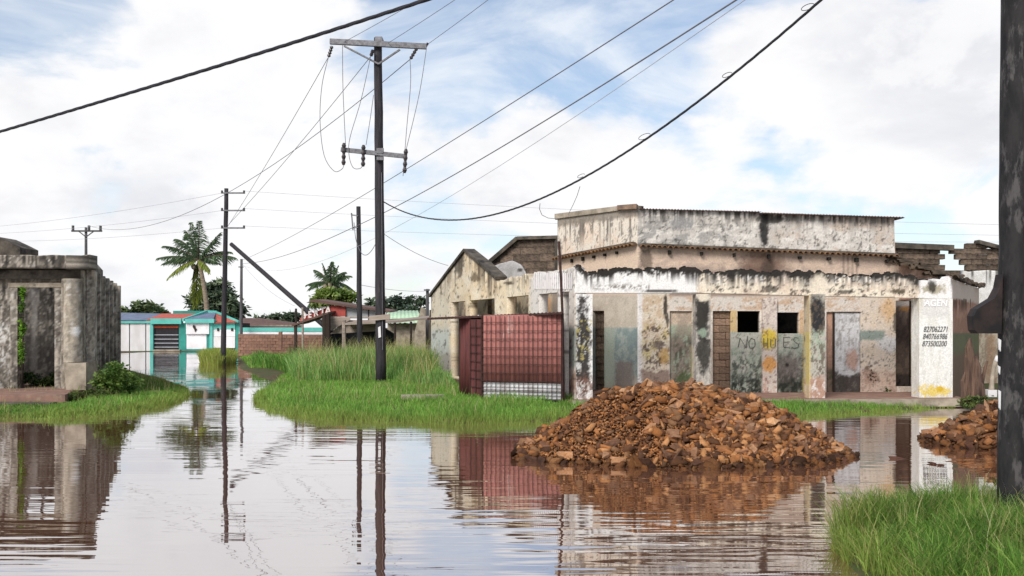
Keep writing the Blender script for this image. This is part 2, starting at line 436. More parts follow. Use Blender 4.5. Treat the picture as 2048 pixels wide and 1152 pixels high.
# ------------------------------------------------------------------ ground and flood water
def poly_px(pts): return [tuple(G(x, y))[:2] for x, y in pts]
LAND = [
    # verge in front of the shop building and the plots behind it
    poly_px([(508, 802), (540, 822), (640, 836), (760, 843), (900, 847), (1050, 845), (1150, 840), (1550, 836), (1650, 831), (1750, 825), (1850, 818), (1920, 813), (2000, 815), (2200, 815)])
    + [(60, 27), (90, 60), (90, 130), (-22.4, 130)] + poly_px([(478, 706), (474, 722), (476, 738), (505, 750), (540, 762), (545, 772), (515, 788)]),
    # verge of the ruin on the left
    poly_px([(-500, 838), (0, 836), (120, 834), (210, 829), (290, 817), (350, 802), (378, 788), (360, 772), (310, 756), (262, 745), (236, 735)]) + [(-33.5, 84), (-90, 84), (-90, 23)],
    # corner of grass by the near pole
    poly_px([(1672, 1068), (1730, 1046), (1850, 1032), (2048, 1020), (2500, 1010)]) + [(14, 4.5), (3.2, 4.5)] + poly_px([(1800, 1230), (1722, 1150), (1680, 1105)]),
    # far bank
    [(-400, 87.2), (400, 87.2), (400, 3000), (-400, 3000)],
    # behind the camera
    [(-60, -60), (60, -60), (60, 4.0), (-60, 4.0)],
    # tussock round the street pole
    poly_px([(402, 727), (430, 731), (468, 727), (470, 722), (435, 719), (405, 722)]),
]
def sd_poly(x, y, poly):
    """signed distance, positive inside"""
    d = np.full(x.shape, 1e18); ins = np.zeros(x.shape, bool)
    n = len(poly)
    for i in range(n):
        ax, ay = poly[i]; bx, by = poly[(i + 1) % n]
        ex, ey = bx - ax, by - ay
        t = np.clip(((x - ax) * ex + (y - ay) * ey) / (ex * ex + ey * ey + 1e-12), 0, 1)
        d = np.minimum(d, (x - ax - t * ex) ** 2 + (y - ay - t * ey) ** 2)
        c = ((ay > y) != (by > y)) & (x < (bx - ax) * (y - ay) / (by - ay + 1e-12) + ax)
        ins ^= c
    return np.where(ins, 1, -1) * np.sqrt(d)
def land_sd(x, y):
    s = np.full(np.shape(x), -1e9)
    for p in LAND: s = np.maximum(s, sd_poly(x, y, p))
    return s
def ground_z(x, y):
    x = np.asarray(x, float); y = np.asarray(y, float)
    s = land_sd(x, y) + (fbm(x * 0.9, y * 0.9, 3) - 0.5) * 0.7
    z = np.where(s > 0, 0.17 * (1 - np.exp(-s * 0.75)), np.maximum(s * 0.35, -0.5))
    return z + (fbm(x * 2.3, y * 2.3, 5) - 0.5) * 0.05
def axis_lines(lo, hi, step, far, grow=1.25):
    a = list(np.arange(lo, hi + 1e-6, step)); s = step
    while a[-1] < far: s *= grow; a.append(a[-1] + s)
    s = step; b = [lo]
    while b[-1] > -far: s *= grow; b.append(b[-1] - s)
    return np.array(b[:0:-1] + a)
gx = axis_lines(-24, 24, 0.3, 2500); gy = axis_lines(4, 62, 0.3, 2500)
XX, YY = np.meshgrid(gx, gy)
ZZ = ground_z(XX, YY)
ZZ = np.where(YY > 200, ZZ + np.minimum((YY - 200) * 0.002, 1.0), ZZ)
nx, ny = len(gx), len(gy)
idx = np.arange(nx * ny).reshape(ny, nx)
quads = np.stack([idx[:-1, :-1], idx[:-1, 1:], idx[1:, 1:], idx[1:, :-1]], -1).reshape(-1, 4)
gme = fast_mesh('ground', np.stack([XX, YY, ZZ], -1).reshape(-1, 3), quads, nper=4)
tag(link_mesh('ground', gme, M['soil'], smooth=True), kind='structure')
tag(raw('water', [(-140, 2, 0), (140, 2, 0), (140, 96, 0), (-140, 96, 0)], [(0, 1, 2, 3)], M['water'], recalc=False), kind='structure')

# ------------------------------------------------------------------ painted walls
class Paint:
    """colours of a wall, worked out in the photo's pixel grid (x right, y down)"""
    def __init__(s, x, y, base):
        s.x, s.y = x, y
        s.c = np.tile(np.asarray(base, float), (len(x), 1))
    def mix(s, m, col):
        m = np.clip(m, 0, 1)[:, None]; s.c = s.c * (1 - m) + np.asarray(col) * m; return s
    def n(s, sx, sy, seed, o=6):
        # domain-warped, grainy: flaking edges instead of round blots
        wx = (vnoise(s.x / (sx * .45), s.y / (sy * .45), seed + 77) - .5) * .5
        v = fbm(s.x / sx + wx, s.y / (sy * 1.25) - wx, seed, o, 0.72)
        return .5 + (v - .5) * 1.25
    def mott(s, col, sx, sy, th, soft, amt, seed, where=None):
        m = sstep(th - soft, th + soft, s.n(sx, sy, seed)) * amt
        return s.mix(m if where is None else m * where, col)
    def blob(s, cx, cy, rx, ry, col, amt=1.0, rough=0.6, seed=1, soft=0.25, ns=None):
        k = ns or max(min(rx, ry) * 0.7, 4)
        d = np.hypot((s.x - cx) / rx, (s.y - cy) / ry) + (s.n(k, k, seed + int(cx)) - 0.5) * 2 * rough
        return s.mix(sstep(1 + soft, 1 - soft, d) * amt, col)
    def box(s, x0, y0, x1, y1, soft=1.5, rough=0.0, seed=2):
        w = (s.n(9, 9, seed) - 0.5) * 2 * rough
        return sstep(-soft, soft, s.x - x0 + w) * sstep(-soft, soft, x1 - s.x + w) * sstep(-soft, soft, s.y - y0 + w) * sstep(-soft, soft, y1 - s.y + w)
    def rect(s, x0, y0, x1, y1, col, amt=1.0, soft=1.5, rough=0.0, seed=2):
        return s.mix(s.box(x0, y0, x1, y1, soft, rough, seed) * amt, col)
    def streak(s, y0, ln, col, amt, seed, dens=0.55, sx=4.0, where=None):
        """run-off streaks hanging from the line y0 (number or array)"""
        k = fbm(s.x / sx, s.x * 0 + seed, seed, 3); l = fbm(s.x / (sx * 2.2), s.x * 0 + 3.3, seed + 5, 3)
        t = (s.y - y0) / (ln * (0.25 + 1.5 * l))
        m = sstep(dens, dens + 0.12, k) * sstep(1, 0.2, t) * (t > -0.05) * amt
        return s.mix(m if where is None else m * where, col)

def pix(v):
    v = np.asarray(v, float)
    return v[:, 0] / v[:, 1] * FPX + CXP, HOR - (v[:, 2] - CAMZ) / v[:, 1] * FPX

class Line:
    """ground line of a wall, between two photo columns at known distances; left to right as seen"""
    def __init__(s, px0, Y0, px1, Y1):
        s.p0 = np.array(P(px0, HOR, Y0))[:2]; s.p1 = np.array(P(px1, HOR, Y1))[:2]
        s.L = np.hypot(*(s.p1 - s.p0)); s.d = (s.p1 - s.p0) / s.L; s.nin = np.array((-s.d[1], s.d[0]))
    def u(s, px):
        k = (px - CXP) / FPX
        return (k * s.p0[1] - s.p0[0]) / (s.d[0] - k * s.d[1])
    def xy(s, u): return s.p0 + s.d * u
    def Y(s, px): return s.xy(s.u(px))[1]
    def z(s, px, py): return CAMZ - (py - HOR) / FPX * s.Y(px)
    def pt(s, px, py, out=0.0):
        q = s.xy(s.u(px)) - s.nin * out
        return Vector((q[0], q[1], s.z(px, py)))
    def prof(s, pts):
        """outline given in pixels -> height as a function of u"""
        us = np.array([s.u(x) for x, y in pts]); zs = np.array([s.z(x, y) for x, y in pts])
        o = np.argsort(us); return lambda u: np.interp(u, us[o], zs[o])
    def opening(s, x0, y0, x1, y1):
        ym = s.Y((x0 + x1) / 2)
        return (s.u(x0), CAMZ - (y1 - HOR) / FPX * ym, s.u(x1), CAMZ - (y0 - HOR) / FPX * ym)

def grid_wall(name, line, u0, u1, zlo, zhi, parent, colfn, openings=(), th=0.22, cell=0.04, out=0.0, jag=None, mat_=None, back=None):
    """a plastered wall with real openings and thickness, its paint stored per vertex"""
    flo = zlo if callable(zlo) else (lambda u: u * 0 + zlo)
    fhi = zhi if callable(zhi) else (lambda u: u * 0 + zhi)
    ul = list(np.linspace(u0, u1, max(2, int((u1 - u0) / cell) + 1)))
    us_s = np.array(ul)
    hi = fhi(us_s) + (jag(us_s) if jag else 0)
    zmin, zmax = float(np.min(flo(us_s))), float(np.max(hi))
    zl = list(np.linspace(zmin, zmax, max(2, int((zmax - zmin) / cell) + 1)))
    for a, b, c, d in openings:
        ul += [x for x in (a, c) if u0 < x < u1]; zl += [x for x in (b, d) if zmin < x < zmax]
    ul = np.unique(np.round(ul, 4)); zl = np.unique(np.round(zl, 4))
    U, Z = np.meshgrid(ul, zl)
    top = fhi(U) + (jag(U) if jag else 0)
    Zc = np.clip(Z, flo(U), top)
    ny_, nx_ = U.shape
    uc = (ul[:-1] + ul[1:]) / 2; zc = (zl[:-1] + zl[1:]) / 2
    UC, ZC = np.meshgrid(uc, zc)
    hgt = np.maximum(Zc[1:, :-1] - Zc[:-1, :-1], Zc[1:, 1:] - Zc[:-1, 1:])
    solid = hgt > 1e-5
    for a, b, c, d in openings:
        solid &= ~((UC > a) & (UC < c) & (ZC > b) & (ZC < d))
    q = line.p0 - line.nin * out
    def pos(off):
        X = q[0] + line.d[0] * U + line.nin[0] * off; Y = q[1] + line.d[1] * U + line.nin[1] * off
        return np.stack([X, Y, Zc], -1).reshape(-1, 3)
    Vf = pos(0.0); Vb = pos(th)
    n = nx_ * ny_
    I = np.arange(n).reshape(ny_, nx_)
    a, b, c, d = I[:-1, :-1], I[:-1, 1:], I[1:, 1:], I[1:, :-1]
    F = [np.stack([a, b, c, d], -1)[solid], np.stack([d, c, b, a], -1)[solid] + n]
    pad = np.pad(solid, 1)
    core = pad[1:-1, 1:-1]
    for nb, e0, e1 in ((pad[:-2, 1:-1], a, b), (pad[2:, 1:-1], c, d), (pad[1:-1, :-2], d, a), (pad[1:-1, 2:], b, c)):
        k = core & ~nb
        F.append(np.stack([e1[k], e0[k], e0[k] + n, e1[k] + n], -1))
    F = np.concatenate(F); V = np.concatenate([Vf, Vb])
    x, y = pix(Vf)
    cf = colfn(x, y); cf = cf.c if isinstance(cf, Paint) else cf
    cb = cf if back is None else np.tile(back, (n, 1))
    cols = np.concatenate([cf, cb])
    used = np.unique(F); rem = np.zeros(len(V), int); rem[used] = np.arange(len(used))
    off = np.array(wloc(parent)) if parent is not None else 0
    me = fast_mesh(name, V[used] - off, rem[F], cols[used], 4)
    return link_mesh(name, me, mat_ or M['plaster'], parent)

def column_grid(name, line, u0, u1, depth, z0, z1, parent, colfn, out=0.0, cell=0.04, taper=0.0):
    """a square pier, four painted faces"""
    q = line.p0 - line.nin * out
    c = [q + line.d * u0, q + line.d * u1, q + line.d * u1 + line.nin * depth, q + line.d * u0 + line.nin * depth]
    nz = max(2, int((z1 - z0) / cell)); V = []; Fq = []
    for k in range(4):
        a, b = c[k], c[(k + 1) % 4]
        nu = max(2, int(np.hypot(*(b - a)) / cell))
        base = sum(len(v) for v in V)
        t, zz = np.meshgrid(np.linspace(0, 1, nu + 1), np.linspace(z0, z1, nz + 1))
        wob = (fbm(t * 3 + k * 7, zz * 2.5, 11 + k) - 0.5) * 0.018
        e = (b - a) / np.hypot(*(b - a)); no = np.array((e[1], -e[0]))
        fade = np.sin(np.pi * t)
        X = a[0] + (b - a)[0] * t + no[0] * wob * fade; Y = a[1] + (b - a)[1] * t + no[1] * wob * fade
        V.append(np.stack([X, Y, zz], -1).reshape(-1, 3))
        I = np.arange((nu + 1) * (nz + 1)).reshape(nz + 1, nu + 1) + base
        Fq.append(np.stack([I[:-1, :-1], I[:-1, 1:], I[1:, 1:], I[1:, :-1]], -1).reshape(-1, 4))
        tops = [I[-1, 0]]
        if k == 0: cap = []
        cap += tops
    V = np.concatenate(V); Fq = np.concatenate(Fq + [np.array([cap])])
    x, y = pix(V); cf = colfn(x, y); cf = cf.c if isinstance(cf, Paint) else cf
    me = fast_mesh(name, V - np.array(wloc(parent)), Fq, cf, 4)
    return link_mesh(name, me, M['plaster'], parent)

# one block with worn edges, shared by every masonry piece
def worn_block(seed):
    r = random.Random(seed); bm = bmesh.new()
    bmesh.ops.create_cube(bm, size=1.0)
    bmesh.ops.bevel(bm, geom=list(bm.edges), offset=0.035, segments=1, affect='EDGES')
    for v in bm.verts: v.co += Vector((r.uniform(-.018, .018), r.uniform(-.03, .03), r.uniform(-.02, .02)))
    me = bpy.data.meshes.new('block'); bm.to_mesh(me); bm.free(); return me
def block_set(material):
    out = []
    for k in range(5):
        me = worn_block(k); me.materials.append(material); out.append(me)
    return out
BLK = {k: block_set(M[k]) for k in ('block', 'block_dark', 'block_ruin', 'brick')}
def lay_blocks(name, line, parent, kind, bw, bh, inside, u0, u1, z0, z1, out=0.0, depth=0.2, rnd=None, gap=0.012, skip=0.0):
    """courses of separate blocks along a wall line wherever inside(u, z) is true"""
    r = rnd or random.Random(5); off = wloc(parent); cnt = 0
    ang = math.atan2(line.d[1], line.d[0])
    nrow = int(round((z1 - z0) / bh))
    for j in range(nrow):
        zc = z0 + (j + 0.5) * bh
        u = u0 - (bw / 2 if j % 2 else 0)
        while u < u1:
            a, b = max(u, u0), min(u + bw, u1); u += bw
            if b - a < bw * 0.2: continue
            uc = (a + b) / 2
            if not inside(uc, zc) or r.random() < skip: continue
            q = line.xy(uc) - line.nin * (out + r.uniform(-0.015, 0.02)) + line.nin * depth / 2
            o = bpy.data.objects.new(name, r.choice(BLK[kind])); o.parent = parent
            o.location = (q[0] - off.x, q[1] - off.y, zc - off.z)
            o.scale = (b - a - gap, depth, bh - gap); o.rotation_euler = (0, 0, ang + r.uniform(-.01, .01))
            COL.objects.link(o); cnt += 1
    return cnt

# roof tile: a half-round clay barrel, shared
def tile_mesh(material, ln=0.42, rad=0.085, th=0.016):
    V, Fc = [], []; n = 6
    for i, yy in enumerate((0.0, ln)):
        rr = rad * (1.0 if i == 0 else 0.86)
        for k in range(n + 1):
            a = math.pi * k / n; V.append((math.cos(a) * rr, yy, math.sin(a) * rr))
        for k in range(n + 1):
            a = math.pi * k / n; V.append((math.cos(a) * (rr - th), yy, math.sin(a) * (rr - th)))
    m = 2 * (n + 1)
    for k in range(n):
        Fc.append((k, k + 1, m + k + 1, m + k)); Fc.append((n + 1 + k, m + n + 1 + k, m + n + 2 + k, n + 2 + k))
        Fc.append((k, n + 1 + k, n + 2 + k, k + 1))
    me = bpy.data.meshes.new('roof_tile'); me.from_pydata(V, [], Fc); me.materials.append(material); return me
TILE, TILE_D = tile_mesh(M['tile']), tile_mesh(M['tile_dark'])
def put_tile(me, p, rz, parent, pitch=0.2, roll=0.0, sc=1.0):
    o = bpy.data.objects.new('roof_tile', me); o.parent = parent; o.location = Vector(p) - wloc(parent)
    o.rotation_euler = (pitch, roll, rz); o.scale = (sc,) * 3; COL.objects.link(o)
    return o
def text_mesh(body, size, shear, material, parent, origin, line, name='lettering', weight=0.0, extrude=0.002, sx=1.0):
    cu = bpy.data.curves.new('t', 'FONT'); cu.body = body; cu.size = size; cu.shear = shear; cu.extrude = extrude; cu.offset = weight
    o = bpy.data.objects.new('t', cu); COL.objects.link(o)
    dg = bpy.context.evaluated_depsgraph_get()
    me = bpy.data.meshes.new_from_object(o.evaluated_get(dg)); bpy.data.objects.remove(o); bpy.data.curves.remove(cu)
    q = link_mesh(name, me, material, parent)
    me.materials.clear(); me.materials.append(material)
    q.location = Vector(origin) - wloc(parent)
    q.rotation_euler = (R(90), 0, math.atan2(line.d[1], line.d[0])); q.scale = (sx, 1, 1)
    return q

# ------------------------------------------------------------------ the abandoned shop building
WHITE, CREAM, PEACH = S(230, 227, 224), S(224, 212, 192), S(210, 188, 168)
MOULD, GREYM, DIRT = S(48, 45, 42), S(140, 134, 126), S(116, 88, 70)
YEL, ORA, GRN, GRN2 = S(222, 194, 70), S(214, 152, 78), S(152, 168, 148), S(128, 148, 140)
PINK = S(196, 164, 146)
FRONT = Line(1150, 26.2, 1905, 26.9)          # colonnade along the street
BACK = Line(1275, 28.7, 1905, 29.3)           # shop wall behind the veranda
CHAM = Line(1115, 31.6, 1275, 28.7)           # cut-off corner
WING = Line(862, 41.0, 1150, 26.2)            # wing going back on the left
SIDE = Line(1905, 26.9, 1958, 33.0)           # short side on the right
FLOOR = 0.22
shop = thing('shop_building', 'abandoned single-storey shop with peeling colonnade, ragged parapet and taller flat-fronted block behind', 'building', (5.5, 29.0, 0.0))

def top_front(px): return np.interp(px, [1150, 1180, 1260, 1390, 1520, 1640, 1790, 1840, 1905], [536, 552, 540, 545, 548, 548, 550, 560, 556])
f_top = FRONT.prof([(x, float(top_front(x))) for x in range(1150, 1906, 5)])
f_bot = FRONT.prof([(1150, 586), (1400, 586), (1640, 592), (1838, 596), (1905, 598)])
def jag_front(u): return (fbm(u * 1.3, u * 0 + 1, 21, 5, .7) - 0.5) * 0.34 + np.abs(np.sin(u * 10.2)) * 0.05
def col_front(x, y):
    p = Paint(x, y, CREAM)
    left = sstep(1402, 1388, x)
    p.mix(left, WHITE)
    p.mott(WHITE, 22, 9, 0.52, 0.08, 0.8, 3, sstep(575, 555, y))
    p.mott(PEACH, 40, 16, 0.55, 0.1, 0.7, 5, 1 - left)
    t = top_front(x)
    p.streak(t - 2, 30, MOULD, 0.95, 7, 0.53, 6.0); p.streak(t - 2, 30, MOULD, 0.8, 17, 0.50, 4.0, 1 - left)
    p.streak(t - 2, 44, GREYM, 0.6, 8, 0.48, 3.0, 1 - left)
    p.mix(sstep(8, 1, y - t + (p.n(14, 8, 9) - 0.5) * 26), MOULD)
    band = np.exp(-((y - 574) / 6) ** 2) * ((x > 1185) & (x < 1300))
    p.mott(S(96, 88, 74), 5, 4, 0.50, 0.05, 0.85, 10, band)
    p.mott(MOULD, 7, 5, 0.63, 0.06, 0.8, 12, 1 - left)
    p.blob(1320, 582, 34, 3.5, MOULD, 0.9, 0.4); p.blob(1540, 578, 14, 7, MOULD, 0.8, 0.7); p.blob(1690, 584, 18, 4, MOULD, 0.8, 0.6); p.blob(1795, 583, 16, 5, S(70, 60, 44), 0.9, 0.6)
    p.blob(1640, 575, 16, 26, CREAM, 0.8, 0.3)
    p.rect(1838, 530, 1910, 620, WHITE, 0.9, 3, 4)
    p.blob(1868, 578, 24, 10, S(150, 140, 110), 0.8, 0.8); p.blob(1864, 572, 8, 12, MOULD, 0.9, 0.6)
    p.streak(t - 2, 40, MOULD, 0.9, 33, 0.5, 7.0, (x > 1838) * 1.0)
    return p
grid_wall('parapet', FRONT, 0, FRONT.L, f_bot, f_top, shop, col_front, th=0.3, jag=jag_front, cell=0.035)
# lumps of moss and broken mortar along the crest of the parapet
r_ = random.Random(3)
mb = MB()
for k in range(520):
    u = r_.uniform(0.05, FRONT.L - 0.05); q = FRONT.xy(u) + FRONT.nin * r_.uniform(0.03, 0.27)
    z = float(f_top(np.array(u)) + jag_front(np.array(u))); s = r_.uniform(0.015, 0.055)
    mb.box((q[0], q[1], z + s * 0.2), (s * 1.6, s * 1.5, s), r_.uniform(0, 3), Matrix.Rotation(r_.uniform(-.5, .5), 3, 'X'))
tag(mb.build('moss_crust', M['moss'], shop), kind='stuff')

def pier(px0, px1, colfn, depth=0.38, zt=None, name='column'):
    zt = zt or FRONT.z((px0 + px1) / 2, 588)
    return column_grid(name, FRONT, FRONT.u(px0), FRONT.u(px1), depth, 0.05, zt, shop, colfn, out=0.012, cell=0.03)
def col_a(x, y):
    p = Paint(x, y, WHITE)
    p.blob(1166, 690, 15, 100, MOULD, 0.97, 0.55, 3, ns=7); p.mott(S(190, 176, 110), 6, 8, 0.6, 0.05, 0.7, 9, ((y > 640) & (y < 720)) * 1.0)
    p.mott(S(120, 84, 70), 8, 10, 0.52, 0.1, 0.8, 10, sstep(735, 765, y)); p.mott(WHITE, 6, 14, 0.64, 0.05, 0.7, 11)
    p.mott(MOULD, 4, 5, 0.68, 0.06, 0.7, 12); return p
pier(1152, 1185, col_a)
def col_b(x, y):
    p = Paint(x, y, S(150, 144, 138)); p.mott(S(196, 188, 178), 8, 14, 0.5, 0.1, 0.8, 4)
    p.blob(1405, 630, 14, 46, MOULD, 0.97, 0.5, 5, ns=7); p.blob(1408, 705, 14, 40, MOULD, 0.92, 0.6, 6, ns=7); p.blob(1405, 665, 8, 9, GRN, 0.7, 0.5)
    p.blob(1408, 592, 14, 12, CREAM, 0.9, 0.5); return p
pier(1392, 1421, col_b)
def col_c(x, y):
    p = Paint(x, y, S(178, 172, 160)); p.blob(1634, 628, 17, 38, S(36, 37, 41), 0.97, 0.3, 5, ns=6)
    p.mott(GRN, 8, 12, 0.5, 0.1, 0.7, 7, ((y > 660) & (y < 720)) * 1.0); p.mott(S(96, 84, 72), 5, 8, 0.58, 0.05, 0.8, 8)
    p.mix(sstep(748, 760, y + (p.n(5, 5, 3) - .5) * 20) * 0.8, S(178, 138, 118)); p.mott(WHITE, 5, 9, 0.6, 0.05, 0.7, 14, sstep(745, 770, y))
    p.rect(1610, 585, 1621, 812, S(204, 184, 150), 0.8, 2, 3); p.rect(1610, 665, 1620, 770, S(196, 180, 92), .6, 2, 3); return p
pier(1618, 1650, col_c)
def col_w(x, y):
    p = Paint(x, y, S(226, 225, 219)); p.mott(S(206, 202, 192), 9, 40, 0.55, 0.1, 0.6, 5)
    p.streak(y * 0 + 590, 60, S(196, 190, 170), 0.6, 6, 0.5, 4); p.rect(1843, 598, 1898, 634, S(206, 203, 198), .75, 3, 5); p.blob(1872, 782, 36, 10, YEL, 0.8, 0.9, 5, ns=7); p.blob(1880, 778, 7, 6, S(206, 170, 40), 0.9, 0.4)
    p.mott(S(150, 140, 120), 6, 5, 0.6, 0.06, 0.6, 8, sstep(604, 590, y)); p.mix(sstep(797, 803, y) * 0.6, S(190, 180, 120)); return p
pier(1838, 1905, col_w, 0.45, FRONT.z(1870, 597))
# telephone numbers and the faded heading on the white pier
for txt, px, py, h in (('827062271', 1845.5, 663.5, 0.205), ('840766986', 1844, 678, 0.205), ('873500200', 1842.5, 692.5, 0.205)):
    text_mesh(txt, h, 0.32, M['ink'], shop, FRONT.pt(px, py, 0.026), FRONT, weight=0.0, sx=0.74)
text_mesh('AGEN', 0.24, 0.15, M['ink_grey'], shop, FRONT.pt(1847, 612, 0.026), FRONT, weight=0.003, sx=1.0)

# shop wall behind the veranda: openings in photo pixels
ops = [BACK.opening(1475, 622, 1520, 665), BACK.opening(1552, 625, 1598, 667), BACK.opening(1426, 622, 1462, 790), BACK.opening(1340, 622, 1384, 790),
       BACK.opening(1653, 624, 1722, 790), BACK.opening(1792, 602, 1826, 773)]
b_top = BACK.prof([(1275, 417), (1520, 425), (1790, 434)])
def col_back(x, y):
    p = Paint(x, y, S(212, 202, 188))
    p.mott(PEACH, 30, 30, 0.5, 0.12, 0.8, 3); p.mott(S(222, 214, 204), 16, 20, 0.55, 0.08, 0.7, 4)
    # flat-fronted upper block: grey-white with mould, run-off from the coping
    up = sstep(506, 500, y - (x - 1275) * 0.036 + 8)
    p.mix(up, S(196, 188, 178)); p.mott(S(226, 219, 209), 26, 12, 0.5, 0.16, 0.8, 6, up); p.mott(S(128, 126, 122), 22, 9, 0.54, 0.13, 0.7, 7, up * sstep(1560, 1420, x))
    p.mott(S(196, 170, 146), 40, 20, 0.52, 0.1, 0.6, 8, up * sstep(1480, 1600, x)); p.mott(MOULD, 6, 6, 0.65, 0.07, 0.7, 9, up)
    tl = 417 + (x - 1275) * 0.033
    p.streak(tl, 26, S(58, 54, 50), 0.9, 11, 0.42, 5, up); p.streak(tl, 55, GREYM, 0.55, 12, 0.5, 3, up)
    p.blob(1528, 455, 9, 40, S(34, 34, 34), 0.95, 0.5, 5, ns=7); p.blob(1540, 438, 30, 9, S(44, 42, 40), 0.85, 0.6); p.blob(1362, 448, 26, 14, S(128, 128, 128), 0.7, 0.7)
    lowline = 489 + (x - 1275) * 0.037
    p.mix(np.exp(-((y - lowline) / 5) ** 2) * 0.75 * sstep(.42, .6, p.n(12, 6, 15)) * sstep(1560, 1400, x), S(70, 66, 60))
    # peach strip under the tile course
    lo = sstep(lowline + 2, lowline + 6, y) * sstep(600, 590, y)
    p.mix(lo, S(194, 168, 148)); p.mott(S(216, 188, 162), 26, 9, 0.5, 0.14, 0.8, 16, lo)
    p.mix(lo * sstep(524, 546, y + (p.n(14, 10, 17) - .5) * 26) * 0.75 * sstep(1700, 1500, x), S(134, 116, 106))
    p.blob(1528, 532, 46, 30, S(104, 72, 56), 0.8, 0.5, 18, 0.5); p.blob(1536, 540, 14, 22, S(62, 52, 46), 0.7, 0.4, 19, 0.5); p.blob(1292, 520, 12, 26, S(112, 96, 82), 0.8, 0.6, 20)
    for k, xx in enumerate((1685, 1694, 1703, 1712)): p.rect(xx, 510, xx + 4, 550, S(112, 98, 88), 0.7, 2, 2)
    # lower wall: lintel band, bays, dado
    dn = sstep(590, 596, y)
    p.mix(dn * sstep(621, 619, y) * 0.9, S(212, 202, 190)); p.mott(S(196, 160, 124), 20, 9, 0.56, 0.07, 0.8, 22, dn * sstep(621, 619, y))
    p.rect(1266, 586, 1285, 800, S(226, 222, 220), 0.95, 1.5, 3)
    p.rect(1285, 586, 1338, 800, S(216, 202, 180), 0.95, 1.5); p.mott(S(196, 168, 134), 14, 12, 0.5, 0.08, 0.8, 23, p.box(1285, 590, 1338, 690))
    p.mott(S(214, 194, 118), 12, 9, 0.52, 0.10, 0.75, 24, p.box(1283, 650, 1340, 720, 6)); p.mott(S(92, 74, 66), 6, 5, 0.55, 0.05, 0.9, 25, p.box(1283, 650, 1340, 740, 6))
    p.blob(1328, 712, 10, 18, S(206, 160, 78), 0.75, 0.6, 26); p.blob(1316, 690, 10, 9, S(120, 104, 96), 0.8, 0.6, 27); p.mix(p.box(1284, 742, 1338, 800, 4, 8) * 0.9, S(138, 112, 100))
    p.blob(1331, 612, 4, 26, S(58, 50, 44), 0.95, 0.35, 28); p.blob(1335, 640, 3, 14, S(58, 50, 44), 0.9, 0.35, 28)
    p.rect(1384, 590, 1394, 800, S(204, 180, 140), 0.9, 1.5); p.rect(1384, 690, 1394, 800, S(198, 186, 78), 0.9, 1.5, 2); p.rect(1384, 655, 1394, 690, GRN2, 0.8, 2, 2)
    p.rect(1460, 620, 1475, 664, S(206, 172, 104), 0.9, 1.5, 2)
    bay = p.box(1462, 664, 1612, 800, 1.5); p.mix(bay * 0.95, S(160, 172, 154)); p.mott(S(190, 186, 174), 10, 12, 0.52, 0.08, 0.8, 31, bay); p.mott(S(84, 88, 78), 7, 9, 0.52, 0.08, 0.9, 32, bay * sstep(680, 730, y))
    p.blob(1578, 740, 27, 36, S(118, 104, 100), 0.85, 0.5, 33, 0.4); p.blob(1580, 772, 26, 16, S(58, 58, 50), 0.85, 0.7, 34, 0.4); p.blob(1574, 730, 4, 4, S(40, 34, 32), 0.9, 0.3, 35)
    p.mott(S(44, 48, 40), 6, 7, 0.47, 0.08, 0.95, 36, bay * sstep(725, 775, y))
    p.rect(1598, 620, 1614, 668, S(208, 168, 120), 0.9, 1.5)
    p.rect(1606, 590, 1622, 668, S(206, 178, 140), 0.8, 2); p.rect(1606, 664, 1624, 800, S(190, 170, 84), 0.85, 2, 3)
    rb = p.box(1720, 596, 1794, 800, 1.5); p.mix(rb * 0.95, S(216, 198, 176)); p.mott(S(214, 200, 186), 12, 10, 0.5, 0.1, 0.8, 41, rb)
    p.blob(1778, 618, 16, 22, S(214, 170, 110), 0.8, 0.5, 42, 0.5); p.blob(1791, 645, 5, 22, S(84, 76, 66), 0.85, 0.5, 43); p.mix(rb * p.box(1715, 661, 1770, 682, 2, 5) * 0.9, GRN2)
    p.blob(1778, 688, 22, 17, S(212, 212, 214), 0.9, 0.4, 44); p.mott(S(96, 84, 74), 5, 5, 0.6, 0.05, 0.8, 45, rb * sstep(690, 720, y)); p.blob(1738, 752, 14, 16, S(110, 84, 66), 0.85, 0.7, 46)
    p.mix(rb * sstep(735, 745, y + (p.n(8, 6, 4) - .5) * 22) * 0.6, S(202, 166, 146))
    p.rect(1826, 590, 1845, 800, S(196, 168, 138), 0.9, 1.5); p.rect(1826, 668, 1845, 760, S(196, 184, 96), 0.8, 2, 4)
    p.mott(S(82, 72, 62), 5, 5, 0.70, 0.05, 0.6, 50, dn)
    g_ = p.c.mean(1, keepdims=True); p.c = p.c * .8 + g_ * .2      # chalky, sun-bleached
    return p
def bk_top(u):
    uu = BACK.u(1790)
    return np.where(u <= uu + 0.001, b_top(u), np.interp(u, [uu, BACK.u(1840)], [BACK.z(1790, 516), BACK.z(1840, 535)]))
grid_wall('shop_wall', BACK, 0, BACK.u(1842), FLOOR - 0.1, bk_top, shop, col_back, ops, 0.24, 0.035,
          jag=lambda u: (fbm(u * 4, u * 0 + 2, 8, 3) - 0.5) * 0.05, back=S(70, 60, 54))
